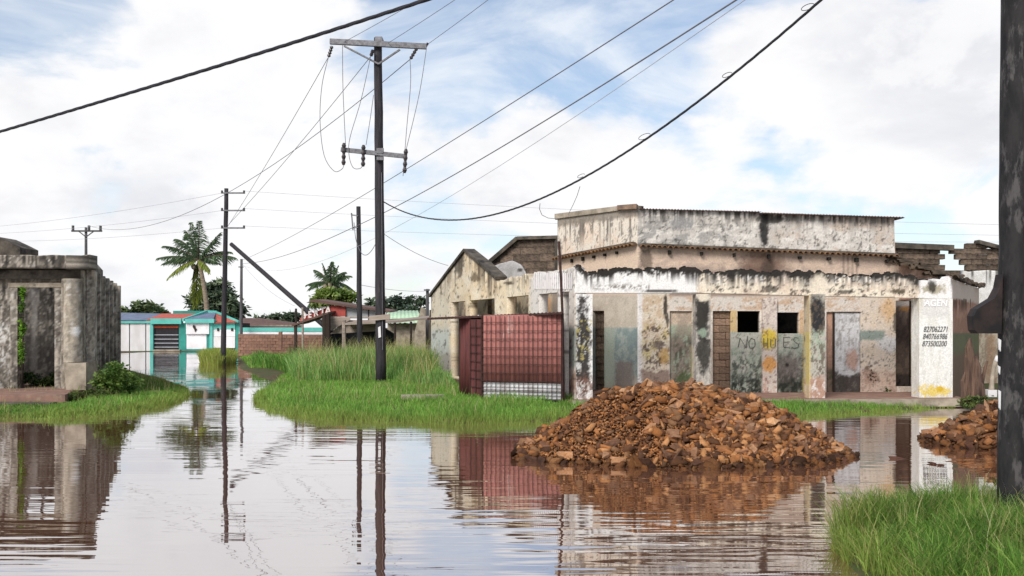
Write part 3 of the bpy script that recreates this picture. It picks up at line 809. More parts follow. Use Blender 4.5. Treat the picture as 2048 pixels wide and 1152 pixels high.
# raised pilaster between the two small windows
def col_pil(x, y):
    p = Paint(x, y, S(212, 200, 190)); p.mott(S(170, 156, 150), 5, 8, 0.55, 0.06, 0.8, 2, sstep(660, 640, y))
    p.blob(1538, 678, 16, 20, YEL, 0.95, 0.4, 3); p.blob(1538, 728, 13, 15, ORA, 0.9, 0.5, 4); p.mott(S(196, 150, 130), 6, 10, 0.55, 0.06, 0.6, 5, sstep(740, 760, y)); p.mott(S(120, 90, 80), 4, 4, 0.64, 0.03, 0.7, 6); return p
column_grid('pilaster', BACK, BACK.u(1523), BACK.u(1552), 0.12, FLOOR - 0.1, BACK.z(1537, 597), shop, col_pil, out=0.10, cell=0.03)
# scrawled letters on the wall
def scrawl(strokes, out=0.012):
    mb = MB()
    for st in strokes:
        for (a, b) in zip(st[:-1], st[1:]): mb.bar(BACK.pt(a[0], a[1], out), BACK.pt(b[0], b[1], out), 0.024, 0.006)
    mb.build('graffiti', M['graffiti'], shop)
scrawl([[(1476, 694), (1480, 676), (1492, 696), (1495, 672)]])
scrawl([[(1502, 676), (1497, 684), (1499, 695), (1505, 697), (1510, 690), (1509, 679), (1502, 676)]])
scrawl([[(1525, 676), (1525, 695)], [(1525, 686), (1533, 686)], [(1533, 675), (1533, 696)]], 0.112)
scrawl([[(1539, 678), (1539, 693), (1543, 696), (1548, 693), (1548, 677)]], 0.112)
scrawl([[(1580, 674), (1567, 674), (1567, 694)], [(1567, 684), (1579, 683)], [(1567, 694), (1577, 694)]])
scrawl([[(1597, 676), (1590, 674), (1586, 679), (1590, 684), (1597, 688), (1596, 694), (1587, 697), (1584, 694)]])
# blocked-up doors and the boarded one
def fill_door(line, x0, x1, y0, kind='block', bw=0.40, bh=0.20, out=-0.10, seed=1):
    a, b, c, d = line.opening(x0, y0, x1, 790)
    return lay_blocks('infill_block', line, shop, kind, bw, bh, lambda u, z: True, a + .004, c - .004, FLOOR - 0.06, d - .004, out, 0.14, random.Random(seed))
fill_door(BACK, 1426, 1462, 622, seed=2)
def col_door(x, y):
    p = Paint(x, y, S(198, 180, 160)); p.mix(sstep(645, 655, y) * 0.9, GRN); p.mott(S(88, 78, 70), 10, 18, 0.48, 0.09, 0.9, 3, sstep(640, 690, y)); p.mott(S(150, 136, 124), 8, 14, 0.5, 0.1, 0.7, 4)
    p.blob(1366, 760, 14, 16, S(70, 90, 52), 0.8, 0.7, 4); return p
grid_wall('plastered_doorway', BACK, BACK.u(1338), BACK.u(1386), FLOOR - .05, BACK.z(1360, 620), shop, col_door, th=0.08, out=-0.07)
def col_board(x, y):
    p = Paint(x, y, S(206, 206, 208)); p.mott(S(176, 176, 178), 9, 22, 0.5, 0.1, 0.7, 3); p.blob(1705, 720, 11, 22, S(182, 142, 122), 0.8, 0.4, 3, 0.4)
    low = sstep(738, 752, y + (p.n(7, 7, 5) - .5) * 34); p.mix(low * 0.95, S(62, 54, 48)); p.blob(1694, 746, 18, 5, S(204, 204, 204), 0.9, 0.5, 6); p.mott(S(120, 112, 104), 6, 8, 0.6, 0.05, 0.6, 8); return p
grid_wall('door_panel', BACK, BACK.u(1669), BACK.u(1722), FLOOR - .05, BACK.z(1695, 625), shop, col_board, th=0.06, out=-0.05)
MB().prism([BACK.pt(1667, 624, -0.02), BACK.pt(1670, 624, -0.02), BACK.pt(1670, 786, -0.02), BACK.pt(1667, 786, -0.02)], tuple(BACK.nin * 0.1) + (0,)).build('door_jamb', M['wood_dark'], shop)
def col_inner(x, y):
    p = Paint(x, y, S(178, 142, 122)); p.mix(sstep(730, 742, y) * 0.9, S(66, 74, 56)); p.mott(S(140, 112, 98), 8, 14, 0.5, 0.1, 0.6, 3); return p
grid_wall('passage_wall', BACK, BACK.u(1652), BACK.u(1668), FLOOR - .05, BACK.z(1660, 623), shop, col_inner, th=0.1, out=-0.07)
# roofless room beyond the doorway at the right
ROOM = Line(1770, 30.9, 1850, 31.0)
def col_room(x, y):
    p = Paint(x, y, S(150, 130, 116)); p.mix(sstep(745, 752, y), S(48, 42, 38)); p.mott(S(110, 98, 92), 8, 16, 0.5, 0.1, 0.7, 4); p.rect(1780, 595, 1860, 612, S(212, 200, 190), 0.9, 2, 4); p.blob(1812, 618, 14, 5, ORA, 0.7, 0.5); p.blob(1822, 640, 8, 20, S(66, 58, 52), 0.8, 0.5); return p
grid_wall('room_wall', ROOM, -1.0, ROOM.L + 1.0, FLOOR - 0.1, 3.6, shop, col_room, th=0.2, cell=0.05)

# cut-off corner
c_top = CHAM.prof([(1115, 432), (1275, 411)])
def col_cham(x, y):
    p = Paint(x, y, S(206, 196, 182)); lowline = 517 - (x - 1115) * 0.17
    up = sstep(lowline + 1, lowline - 3, y); p.mix(up * 0.8, S(216, 206, 192)); p.mott(PEACH, 16, 24, 0.55, 0.1, 0.7, 2, up); p.streak(y * 0 + 440, 70, S(74, 70, 66), 0.8, 3, 0.56, 4, up); p.mott(S(96, 90, 84), 3.5, 12, 0.6, 0.05, 0.7, 4, up)
    p.mix(sstep(447, 440, y + (x - 1195) * 0.13 + (p.n(6, 4, 5) - .5) * 10) * up * 0.85, S(126, 118, 108)); p.mix((1 - up) * sstep(600, 590, y), S(206, 184, 164))
    lo = sstep(588, 592, y); p.mix(lo * 0.95, S(196, 186, 172)); p.mott(S(176, 166, 152), 9, 12, 0.52, 0.08, 0.6, 6, lo)
    p.mix(lo * sstep(654, 657, y) * sstep(768, 740, y) * 0.85, S(150, 164, 160)); p.mott(S(120, 138, 140), 10, 12, 0.5, 0.08, 0.7, 7, lo * sstep(654, 658, y) * (x > 1228)); p.mix(lo * p.box(1231, 722, 1266, 800, 4, 6) * 0.85, S(138, 126, 120))
    p.rect(1207, 655, 1229, 800, S(164, 174, 162), 0.8, 2, 2); return p
ops_c = [CHAM.opening(1186, 622, 1208, 790)]
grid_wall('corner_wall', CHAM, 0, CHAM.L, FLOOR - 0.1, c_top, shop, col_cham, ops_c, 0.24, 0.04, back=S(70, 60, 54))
fill_door(CHAM, 1186, 1208, 622, kind='block_dark', bw=0.42, bh=0.21, seed=4)
MB().prism([CHAM.pt(1240, 411, .12), CHAM.pt(1279, 408, .12), CHAM.pt(1279, 418, .12), CHAM.pt(1240, 420, .12)], (0.12, .45, 0)).build('coping_stone', M['block'], shop)
MB().prism([CHAM.pt(1112, 428, .06), CHAM.pt(1240, 412, .06), CHAM.pt(1240, 421, .06), CHAM.pt(1112, 438, .06)], (0.05, .3, 0)).build('coping', M['concrete'], shop)
# clay tile course under the upper block
def tile_course(line, pxa, pya, pxb, pyb, step=0.158, out=0.24):
    ua, ub = line.u(pxa), line.u(pxb); ang = math.atan2(line.d[1], line.d[0]); u = ua
    while u < ub:
        t = (u - ua) / (ub - ua); z = line.z(pxa, pya) * (1 - t) + line.z(pxb, pyb) * t
        q = line.xy(u) - line.nin * (out + r_.uniform(-.015, .02))
        if r_.random() > 0.04: put_tile(TILE, (q[0], q[1], z - 0.02), ang, shop, 0.12, r_.uniform(-.1, .1), 0.9)
        u += step
    mb = MB(); q0, q1 = line.xy(ua) - line.nin * 0.10, line.xy(ub) - line.nin * 0.10
    mb.bar((q0[0], q0[1], line.z(pxa, pya) + 0.06), (q1[0], q1[1], line.z(pxb, pyb) + 0.06), 0.22, 0.07); mb.build('tile_bedding', M['concrete_dark'], shop)
tile_course(BACK, 1283, 494, 1790, 514)
tile_course(CHAM, 1118, 519, 1272, 491)
for px in (1338, 1402, 1467, 1536, 1598, 1656, 1711, 1772):       # charred rafter ends below the tiles
    zc = 494 + (px - 1283) * 0.04 + 9
    a = BACK.pt(px, zc, 0.14); b = BACK.pt(px, zc, -0.05); MB().bar(a, b, r_.uniform(.05, .09), r_.uniform(.07, .12)).build('rafter_end', M['moss'], shop)
for px in (1146, 1168, 1190, 1212, 1236):
    zc = 519 - (px - 1118) * 0.18 + 8; MB().bar(CHAM.pt(px, zc, 0.10), CHAM.pt(px, zc, -0.05), r_.uniform(.03, .06), r_.uniform(.06, .12)).build('rafter_end', M['moss'], shop)
# closed volume of the upper block: end wall, rear wall, sheet roof
e0 = BACK.pt(1790, 600); zt = BACK.z(1790, 440)
MB().prism([(e0.x, e0.y + .25, FLOOR), (e0.x, e0.y + 7, FLOOR), (e0.x, e0.y + 7, zt), (e0.x, e0.y + .25, zt)], (-0.2, 0, 0)).build('end_wall', M['concrete'], shop)
MB().prism([(1.5, 37.0, FLOOR), (e0.x, 37.0, FLOOR), (e0.x, 37.0, zt + .2), (1.5, 37.0, zt + .2)], (0, 0.2, 0)).build('rear_wall', M['concrete_dark'], shop)
MB().prism([(1.56, 31.7, FLOOR), (1.56, 37.0, FLOOR), (1.56, 37.0, zt), (1.56, 31.75, zt)], (0.2, 0, 0)).build('end_wall', M['concrete_dark'], shop)
def corrugated(name, p00, p10, p11, p01, pitch, amp, nrm, material, parent, th=0.012, nv=1, smooth=True):
    """a ribbed sheet between four corners, ribs running from the 00-10 edge to the 01-11 edge"""
    p00, p10, p11, p01, nrm = [np.array(x, float) for x in (p00, p10, p11, p01, nrm)]
    L = np.linalg.norm(p10 - p00); n = max(8, int(L / pitch * 8)); V = []
    for off in (0, th):
        for j in range(nv + 1):
            v = j / nv
            for i in range(n + 1):
                u = i / n; p = (p00 * (1 - u) + p10 * u) * (1 - v) + (p01 * (1 - u) + p11 * u) * v
                V.append(p + nrm * (math.sin(u * L / pitch * 2 * math.pi) * amp - off))
    m = (n + 1) * (nv + 1); Fc = []
    for k, s in ((0, 1), (m, -1)):
        for j in range(nv):
            for i in range(n):
                a = k + j * (n + 1) + i; q = (a, a + 1, a + n + 2, a + n + 1); Fc.append(q if s > 0 else q[::-1])
    for i in range(n):
        Fc.append((i + 1, i, m + i, m + i + 1)); a = nv * (n + 1) + i; Fc.append((a, a + 1, m + a + 1, m + a))
    return raw(name, V, Fc, material, parent, smooth, recalc=False)
def zr(px, py, out): return BACK.pt(px, py, out)
corrugated('roof_sheet', zr(1279, 418, .12), zr(1520, 424, .12), (e0.x - 4.2, 37.2, zt + .25), (2.6, 37.2, zt + .3), 0.09, 0.014, (0, 0, 1), M['roof_brown'], shop)
corrugated('roof_sheet', zr(1519, 427, .22), zr(1803, 436, .22), (e0.x + .5, 37.2, zt + .2), (e0.x - 4.3, 37.2, zt + .28), 0.09, 0.014, (0, 0, 1), M['roof_brown'], shop)
MB().prism([(1.7, 31.6, zt + .12), (3.75, 29.0, zt + .12), (3.7, 37, zt + .12), (1.7, 37, zt + .12)], (0, 0, 0.06)).build('roof_slab', M['concrete_dark'], shop)

# sloping end wall of the vanished veranda roof and the short side on the right
ENDW = Line(1796, 29.25, 1893, 27.1)
end_top = ENDW.prof([(1796, 519), (1893, 553)])
grid_wall('gable_end', ENDW, 0, ENDW.L, 2.9, end_top, shop, lambda x, y: Paint(x, y, S(178, 150, 134)).mott(S(130, 112, 102), 10, 10, 0.5, 0.1, 0.7, 3), th=0.18)
for k in range(26):
    t = k / 25; u = t * ENDW.L; q = ENDW.xy(u)
    put_tile(TILE_D, (q[0] + r_.uniform(-.03, .12), q[1], float(end_top(np.array(u))) + 0.02), r_.uniform(1.2, 1.9), shop, r_.uniform(-.2, .3), r_.uniform(-.5, .5), r_.uniform(.8, 1.15))
s_top = SIDE.prof([(1905, 558), (1958, 577)])
def col_side(x, y):
    p = Paint(x, y, S(196, 180, 166)); lo = sstep(594, 600, y - (x - 1905) * .2 + (p.n(5, 4, 3) - .5) * 8); p.mix(lo * 0.9, S(164, 124, 102)); p.mott(S(140, 104, 86), 6, 20, 0.5, 0.1, 0.7, 4, lo)
    p.mix(sstep(664, 668, y) * 0.85, S(92, 104, 74)); p.mix(sstep(700, 716, y + (p.n(6, 6, 5) - .5) * 20) * 0.8, S(116, 92, 78)); p.streak(y * 0 + 600, 30, S(70, 54, 42), 0.8, 6, 0.5, 4); return p
grid_wall('side_wall', SIDE, 0.02, SIDE.L, FLOOR - .15, s_top, shop, col_side, th=0.24)
for k in range(30):
    t = k / 29; q = SIDE.xy(t * SIDE.L)
    put_tile(TILE_D, (q[0] + r_.uniform(-.1, .1), q[1], float(s_top(np.array(t * SIDE.L))) + 0.03), r_.uniform(-.4, .4) - 0.6, shop, r_.uniform(-.1, .3), r_.uniform(-.5, .5), r_.uniform(.8, 1.15))

# the wing on the left with its half gable
w_top = WING.prof([(862, 590), (880, 565), (897, 543), (915, 520), (930, 502), (936, 504), (962, 528), (992, 556), (996, 574), (1000, 560), (1056, 548), (1058, 558), (1066, 558), (1068, 546), (1112, 541), (1124, 540), (1150, 534)])
zb = 3.06
def wop(x0, x1, z0=0.25): return (WING.u(x0), z0, WING.u(x1), zb)
ops_w = [wop(903, 931), wop(940, 989), wop(1014, 1057), wop(1078, 1115), wop(1120, 1138)]
def col_wing(x, y):
    p = Paint(x, y, S(234, 212, 178)); p.mott(S(236, 226, 208), 14, 30, 0.5, 0.14, 0.7, 2); p.mott(S(206, 182, 152), 20, 20, 0.58, 0.12, 0.5, 3)
    p.mix(sstep(902, 892, x) * 0.6, S(196, 188, 172)); p.mix(sstep(645, 670, y) * sstep(905, 895, x) * 0.6, S(170, 186, 190)); p.mix(sstep(690, 712, y + (p.n(12, 12, 6) - .5) * 26) * sstep(906, 896, x) * 0.8, S(146, 136, 128))  # left end greyed first: a turned face's shade put into the flat colour
    tp = np.interp(x, [862, 897, 930, 995, 1150], [590, 543, 502, 556, 540])
    p.streak(tp, 70, S(76, 66, 56), 0.85, 4, 0.55, 4.5, ((x > 900) & (x < 996)) * 1.0); p.streak(tp, 40, S(120, 100, 80), 0.6, 14, 0.5, 3.0); p.blob(918, 528, 9, 26, S(70, 62, 54), 0.8, 0.7, 5, ns=5); p.blob(950, 556, 10, 8, S(96, 80, 62), 0.8, 0.6, 6)
    p.mix(sstep(8, 2, y - tp + (p.n(5, 4, 8) - .5) * 7) * ((x < 1000)), S(62, 56, 50))
    rt = sstep(996, 1002, x); p.mix(rt * sstep(1054, 1066, x) * 0.9, S(216, 216, 220)); p.mix(rt * 0.35, S(220, 206, 180)); p.streak(y * 0 + 543, 40, S(104, 98, 92), 0.6, 9, 0.55, 2.2, rt); p.blob(1018, 566, 10, 3, S(70, 58, 48), 0.9, 0.3)
    p.rect(1136, 585, 1152, 800, S(206, 196, 184), 0.8, 1.5); p.mix(p.box(1130, 655, 1153, 735, 4, 6) * .7, S(130, 146, 142)); p.mott(S(150, 110, 90), 5, 12, 0.52, 0.07, 0.7, 10, sstep(725, 745, y) * (x > 1130)); p.mott(S(80, 72, 64), 4, 5, 0.66, 0.04, 0.7, 11)
    return p
grid_wall('wing_wall', WING, 0, WING.L - 0.02, 0.15, w_top, shop, col_wing, ops_w, 0.28, 0.05, jag=lambda u: (fbm(u * 3, u * 0 + 5, 4, 3) - 0.5) * 0.10)
# ribs on the white parapet of the wing (a run of narrow upright mouldings)
for px in np.arange(1070, 1148, 3.9):
    a = WING.pt(px, 546, .02); b = WING.pt(px, 578, .02); MB().bar(a, b, 0.035, 0.03).build('moulding', M['whitewall'], shop)
# dark capping on the gable slopes
for pa, pb in (((860, 592), (897, 543)), ((897, 543), (930, 500)), ((930, 500), (962, 526)), ((962, 526), (994, 556))):
    MB().bar(WING.pt(pa[0], pa[1], -.14), WING.pt(pb[0], pb[1], -.14), 0.42, 0.10).build('gable_coping', M['concrete_dark'], shop)
# inner wall seen through the wing's bays
WIN = Line(905, 43.0, 1160, 29.0)
def col_win(x, y):
    p = Paint(x, y, S(176, 162, 142)); p.mott(S(212, 190, 160), 10, 40, 0.5, 0.08, 0.8, 3); p.mott(S(92, 84, 74), 8, 20, 0.55, 0.06, 0.8, 4); p.rect(1084, 595, 1102, 650, S(206, 160, 118), 0.9, 2, 3); p.rect(1104, 585, 1140, 640, S(156, 142, 132), 0.9, 2); return p
grid_wall('inner_wall', WIN, 0, WIN.L, 0.15, 3.3, shop, col_win, [(WIN.u(943), .2, WIN.u(958), 2.6), (WIN.u(1062), .2, WIN.u(1072), 2.6)], 0.2, 0.06)
# sooty block gable standing behind the wing
RG = Line(975, 37.5, 1120, 36.6)
rg_top = RG.prof([(975, 532), (985, 518), (1037, 478), (1120, 476)])
grid_wall('block_gable', RG, 0, RG.L, 2.6, rg_top, shop, lambda x, y: Paint(x, y, S(86, 76, 68)), th=0.2, cell=0.12)
rg_in = lambda u, z: z < float(rg_top(np.array(u))) - 0.16
lay_blocks('block', RG, shop, 'block_dark', 0.52, 0.27, rg_in, 0.0, RG.L, 2.9, 5.6, out=0.03, depth=0.1, rnd=random.Random(12))
MB().bar(RG.pt(975, 530, .02), RG.pt(1037, 477, .02), 0.4, 0.14).build('gable_coping', M['concrete_dark'], shop)
MB().bar(RG.pt(1037, 477, .02), RG.pt(1118, 475, .02), 0.4, 0.12).build('gable_coping', M['concrete_dark'], shop)
RP = Line(984, 36.0, 1060, 35.6)
grid_wall('plaster_arch', RP, 0, RP.L, 3.0, RP.prof([(984, 534), (1000, 527), (1025, 521), (1042, 530), (1056, 555), (1060, 562)]), shop, lambda x, y: Paint(x, y, S(182, 180, 180)).mott(S(150, 148, 146), 12, 16, .5, .1, .7, 3).blob(1040, 540, 4, 4, S(40, 36, 34), .9, .3), th=0.15, cell=0.06)

# veranda floor and kerb
q0 = FRONT.xy(-0.15) - FRONT.nin * 0.55; q1 = FRONT.xy(FRONT.L + 0.1) - FRONT.nin * 0.55
fl = [(q0[0], q0[1], FLOOR), (q1[0], q1[1], FLOOR), (13.6, 34.0, FLOOR), (1.4, 34.0, FLOOR), (0.2, 31.0, FLOOR)]
MB().prism(fl, (0, 0, -0.30)).build('veranda_floor', M['floor'], shop)
MB().bar((q0[0], q0[1] - 0.08, FLOOR - 0.09), (q1[0], q1[1] - 0.08, FLOOR - 0.09), 0.16, 0.2).build('kerb', M['concrete'], shop)

# ------------------------------------------------------------------ the red kiosk in its bar cage
kiosk = thing('market_kiosk', 'faded red corrugated kiosk caged in rusty bars, beside the shop corner', 'kiosk', (0.3, 27.0, 0.2))
KFL, KFR, KBL, KBR = P(965, HOR, 26.6), P(1124, HOR, 25.75), P(920, HOR, 28.0), P(1116, HOR, 26.95)
def kz(p, z): return (p.x, p.y, z)
KZ0, KZ1 = 0.22, 2.42
nf = (KFR - KFL).normalized(); nrm_f = (nf.y, -nf.x, 0); ns_ = (KFL - KBL).normalized(); nrm_s = (ns_.y, -ns_.x, 0)
corrugated('front_panel', kz(KFL, 0.66), kz(KFR, 0.66), kz(KFR, KZ1 + .03), kz(KFL, KZ1), 0.20, 0.016, nrm_f, M['redmetal'], kiosk, nv=1)
def lerp(a, b, t): return Vector(a) * (1 - t) + Vector(b) * t
# white strip at the foot: three horizontally ribbed sheets
a0, b0 = Vector(kz(KFL, KZ0)), Vector(kz(KFR, KZ0))
corrugated('skirt_panel', a0 + Vector((0, 0, .0)), a0 + Vector((0, 0, .43)), b0 + Vector((0, 0, .43)), b0, 0.10, 0.012, nrm_f, M['whitesheet'], kiosk)
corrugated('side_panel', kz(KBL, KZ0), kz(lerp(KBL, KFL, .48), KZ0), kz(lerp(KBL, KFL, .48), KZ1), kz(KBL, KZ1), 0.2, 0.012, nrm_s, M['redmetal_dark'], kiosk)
d0, d1 = lerp(KBL, KFL, .50), lerp(KBL, KFL, .98)
door = MB().prism([kz(d0, KZ0 + .05), kz(d1, KZ0 + .05), kz(d1, KZ1 - .1), kz(d0, KZ1 - .1)], Vector(nrm_s) * -0.05).build('door', M['redmetal_dark'], kiosk)
mb = MB()
for t in (0.0, .5, 1.0): mb.bar(Vector(kz(lerp(d0, d1, t), KZ0 + .05)) + Vector(nrm_s) * .02, Vector(kz(lerp(d0, d1, t), KZ1 - .1)) + Vector(nrm_s) * .02, .035)
mb.build('door_frame', M['rust'], door)
for k in range(1, 9):
    z = KZ0 + 0.05 + k * 0.23; MB().bar(Vector(kz(d0, z)) + Vector(nrm_s) * .035, Vector(kz(d1, z)) + Vector(nrm_s) * .035, .014).build('cage_bar', M['rust'], door)
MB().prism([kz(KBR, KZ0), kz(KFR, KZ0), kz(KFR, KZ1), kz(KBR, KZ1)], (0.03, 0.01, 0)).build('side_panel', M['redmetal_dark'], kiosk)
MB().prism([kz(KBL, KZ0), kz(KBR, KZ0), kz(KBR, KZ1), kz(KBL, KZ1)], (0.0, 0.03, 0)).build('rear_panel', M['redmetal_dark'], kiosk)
for p in (KFL, KFR, KBL, KBR): MB().bar(kz(p, 0.1), kz(p, KZ1 + .02), .055).build('corner_post', M['rust'], kiosk)
NV, NH = 17, 10
for k in range(NV + 1):
    p = lerp(KFL, KFR, k / NV) + Vector(nrm_f) * 0.05; zj = 0.0 if k % 3 else 0.02
    MB().bar(kz(p, KZ0 - .06), kz(p, KZ1 - .02 + zj), .014).build('cage_bar', M['rust'], kiosk)
for k in range(NH):
    z = KZ0 + 0.02 + k * 0.222 + random.uniform(-.012, .012)
    MB().bar(Vector(kz(KFL, z)) + Vector(nrm_f) * .062, Vector(kz(KFR, z + .01)) + Vector(nrm_f) * .062, .015).build('cage_bar', M['rust'], kiosk)
rl = P(857, 637, 28.4)
corrugated('roof_sheet', (rl.x, rl.y - .25, 2.37), (KFR.x + .03, KFR.y - .22, 2.50), (KBR.x + .05, KBR.y + .25, 2.50), (rl.x + .3, rl.y + 1.1, 2.36), 0.12, 0.014, (0, 0, 1), M['roof_brown'], kiosk)
MB().bar((rl.x, rl.y - .25, 2.34), (KFR.x, KFR.y - .22, 2.465), .05, .05).build('eaves_rail', M['rust'], kiosk)
MB().tube([P(1118, 483, 25.9), P(1122, 560, 25.85), P(1125, 630, 25.8), (KFR.x + .05, 25.8, 0.1)], .035, 8).build('mast', M['rust'], kiosk)

# ------------------------------------------------------------------ the mouldy ruin on the left
ruin = thing('ruined_building', 'blackened roofless concrete building with fluted corner column and heavy cornice', 'building', (-14.5, 30.0, 0.3))
LF = Line(-330, 28.0, 172, 28.3); LS = Line(172, 28.3, 236, 47.0)
LFL = 0.38
def mould(p, seed, dark=1.0):
    p.mott(S(184, 174, 160), 12, 44, 0.53, 0.15, 0.7, seed); p.mott(S(96, 90, 83), 14, 52, 0.50, 0.15, 0.75 * dark, seed + 1); p.mott(S(54, 51, 48), 7, 36, 0.57, 0.11, 0.75 * dark, seed + 2); p.mott(S(204, 200, 194), 6, 11, 0.70, 0.06, 0.6, seed + 3); p.mott(S(62, 58, 54), 5, 7, 0.58, 0.09, 0.65 * dark, seed + 5); p.mott(S(188, 180, 168), 4, 6, 0.64, 0.07, 0.6, seed + 6); return p
def col_lf(x, y):
    p = mould(Paint(x, y, S(150, 142, 131)), 3, 1.2); p.streak(y * 0 + 540, 90, S(56, 52, 49), 0.8, 4, 0.46, 8); p.mix(sstep(574, 568, y) * 0.55, S(104, 94, 82)); p.mott(S(214, 212, 208), 8, 12, 0.6, 0.05, 0.7, 9, sstep(40, 30, x) * sstep(640, 660, y)); p.mix(sstep(700, 745, y) * 0.5, S(86, 82, 74)); return p
grid_wall('front_wall', LF, 0, LF.L, 0.2, LF.z(100, 541) + .22, ruin, col_lf, [LF.opening(38, 574, 122, 800), LF.opening(-240, 574, -90, 800)], 0.3, 0.05)
def col_ls(x, y):
    p = mould(Paint(x, y, S(150, 140, 128)), 13); p.streak(y * 0 + 555, 130, S(60, 56, 52), 0.85, 14, 0.45, 2.5); return p
ls_top = LS.prof([(172, 537), (200, 550), (236, 572)])
grid_wall('flank_wall', LS, 0.0, LS.L, 0.2, ls_top, ruin, col_ls, th=0.3, cell=0.08, jag=lambda u: (fbm(u * 1.5, u * 0 + 3, 9, 3) - .5) * .15)
for k, u in enumerate((1.6, 3.9, 6.4, 9.0, 12.0, 15.5)):
    column_grid('pilaster', LS, u, u + 0.55, 0.3, 0.2, float(ls_top(np.array(u))) - 0.1, ruin, lambda x, y: mould(Paint(x, y, S(172, 160, 144)), 23), out=0.28, cell=0.06)
# cornice over the front, returning round the corner
c0, c1 = LF.xy(0) - LF.nin * 0.55, LF.xy(LF.L + 0.3) - LF.nin * 0.55
CT, CB = LF.z(100, 513), LF.z(100, 539)
cor = [(c0[0], c0[1]), (c1[0], c1[1]), tuple(LS.xy(3.6) - LS.nin * 0.42), tuple(LS.xy(3.6) + LS.nin * .3), tuple(LF.xy(LF.L - .3) + LF.nin * .3), tuple(LF.xy(0) + LF.nin * .3)]
def col_cor(x, y): return mould(Paint(x, y, S(156, 147, 135)), 33, 1.1).streak(y * 0 + 512, 30, S(44, 41, 38), 0.9, 5, 0.46, 7).mix(sstep(533, 540, y) * .6, S(60, 56, 52))
CF = Line(-330, float(c0[1]), 180, float(c1[1]))
grid_wall('cornice', CF, 0, CF.u(179), CB, CT, ruin, col_cor, th=0.6, cell=0.05, jag=lambda u: (fbm(u * 2, u * 0 + 1, 3, 3) - .5) * .06)
CS = Line(179.5, float(c1[1]) + .005, 206, 35.0)
grid_wall('cornice_return', CS, 0, CS.L, CB - .02, CT - .01, ruin, col_cor, th=0.6, cell=0.06)
MB().prism([(LF.xy(0)[0], LF.xy(0)[1] - .15, LF.z(100, 558)), (LF.xy(LF.L)[0] - .1, LF.xy(LF.L)[1] - .15, LF.z(100, 558)), (LF.xy(LF.L)[0] - .1, LF.xy(LF.L)[1] - .15, LF.z(100, 541)), (LF.xy(0)[0], LF.xy(0)[1] - .15, LF.z(100, 541))], (0, .13, 0)).build('architrave', M['concrete_dark'], ruin)
# door surround
for x0, x1, y0, y1 in ((24, 38, 568, 745), (112, 126, 575, 745)):
    column_grid('door_jamb', LF, LF.u(x0), LF.u(x1), 0.12, LFL, LF.z(60, y0), ruin, lambda x, y: mould(Paint(x, y, S(150, 141, 130)), 43), out=0.10, cell=0.05)
MB().prism([LF.pt(20, 566, .12), LF.pt(130, 566, .12), LF.pt(130, 575, .12), LF.pt(20, 575, .12)], (0, .12, 0)).build('door_head', M['concrete'], ruin)
column_grid('corner_pilaster', LF, LF.u(126), LF.u(171), 0.3, 0.2, LF.z(100, 541), ruin, lambda x, y: mould(Paint(x, y, S(176, 165, 148)), 73, .6), out=0.12, cell=0.05)
column_grid('corner_pilaster', LS, 0.05, 1.2, 0.3, 0.2, float(ls_top(np.array(.5))) - 0.05, ruin, lambda x, y: mould(Paint(x, y, S(170, 158, 142)), 83, .7), out=0.22, cell=0.05)
# corner column on its pedestal, with a second half column behind
def round_column(px, w, Y, y0, y1, name='column'):
    c = P(px, y1, Y); rad = w / 2 / FPX * Y; V, Fc, n, m = [], [], 20, 46
    z0, z1 = P(px, y1, Y).z, P(px, y0, Y).z
    for j in range(m + 1):
        t = j / m; z = z0 + (z1 - z0) * t; rr = rad * (1.0 - 0.06 * t)
        if t > 0.965: rr = rad * 1.12
        elif t > 0.95: rr = rad * 0.98
        elif t > 0.935: rr = rad * 1.06
        for k in range(n):
            a = 2 * math.pi * k / n; V.append((c.x + math.cos(a) * rr, c.y + math.sin(a) * rr, z))
    for j in range(m):
        for k in range(n): Fc.append((j * n + k, j * n + (k + 1) % n, (j + 1) * n + (k + 1) % n, (j + 1) * n + k))
    x, y = pix(V); p = mould(Paint(x, y, S(184, 172, 154)), 53, 0.55); p.blob(152, 660, 8, 9, S(222, 220, 218), 0.95, 0.5, 5)
    raw(name, V, Fc, M['plaster'], ruin, True, p.c, recalc=False)
round_column(146, 36, 27.95, 558, 724)
round_column(178, 14, 28.9, 562, 735)
MB().prism([P(128, 726, 27.55), P(172, 726, 27.55), P(172, 780, 27.55), P(132, 780, 27.55)], (-.05, 0.62, 0)).build('pedestal', M['concrete'], ruin)
MB().prism([P(172.3, 724, 27.6), P(188, 722, 28.2), P(184, 778, 28.2), P(172.3, 780, 27.6)], (-.05, 0.4, 0)).build('pedestal', M['concrete'], ruin)
# room behind the door: dark stained wall, rafters left of the roof
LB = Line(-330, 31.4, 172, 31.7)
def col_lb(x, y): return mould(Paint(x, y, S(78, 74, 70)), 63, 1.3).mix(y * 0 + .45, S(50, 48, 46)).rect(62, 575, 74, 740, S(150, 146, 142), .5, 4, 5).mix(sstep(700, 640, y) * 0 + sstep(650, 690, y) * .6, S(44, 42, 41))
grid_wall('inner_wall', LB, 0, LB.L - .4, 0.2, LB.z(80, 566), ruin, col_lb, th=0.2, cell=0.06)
for x in (20, 52, 84, 116): MB().bar(LF.pt(x, 556, -.3), LB.pt(x, 562, 0.0), .07, .1).build('rafter', M['wood_dark'], ruin)
MB().prism([P(-330, 473, 31), P(-6, 473, 31), P(18, 484, 31), P(40, 495, 31), P(40, 520, 31), P(-330, 520, 31)], (0, 1.2, 0)).build('roof_parapet', M['concrete_dark'], ruin)
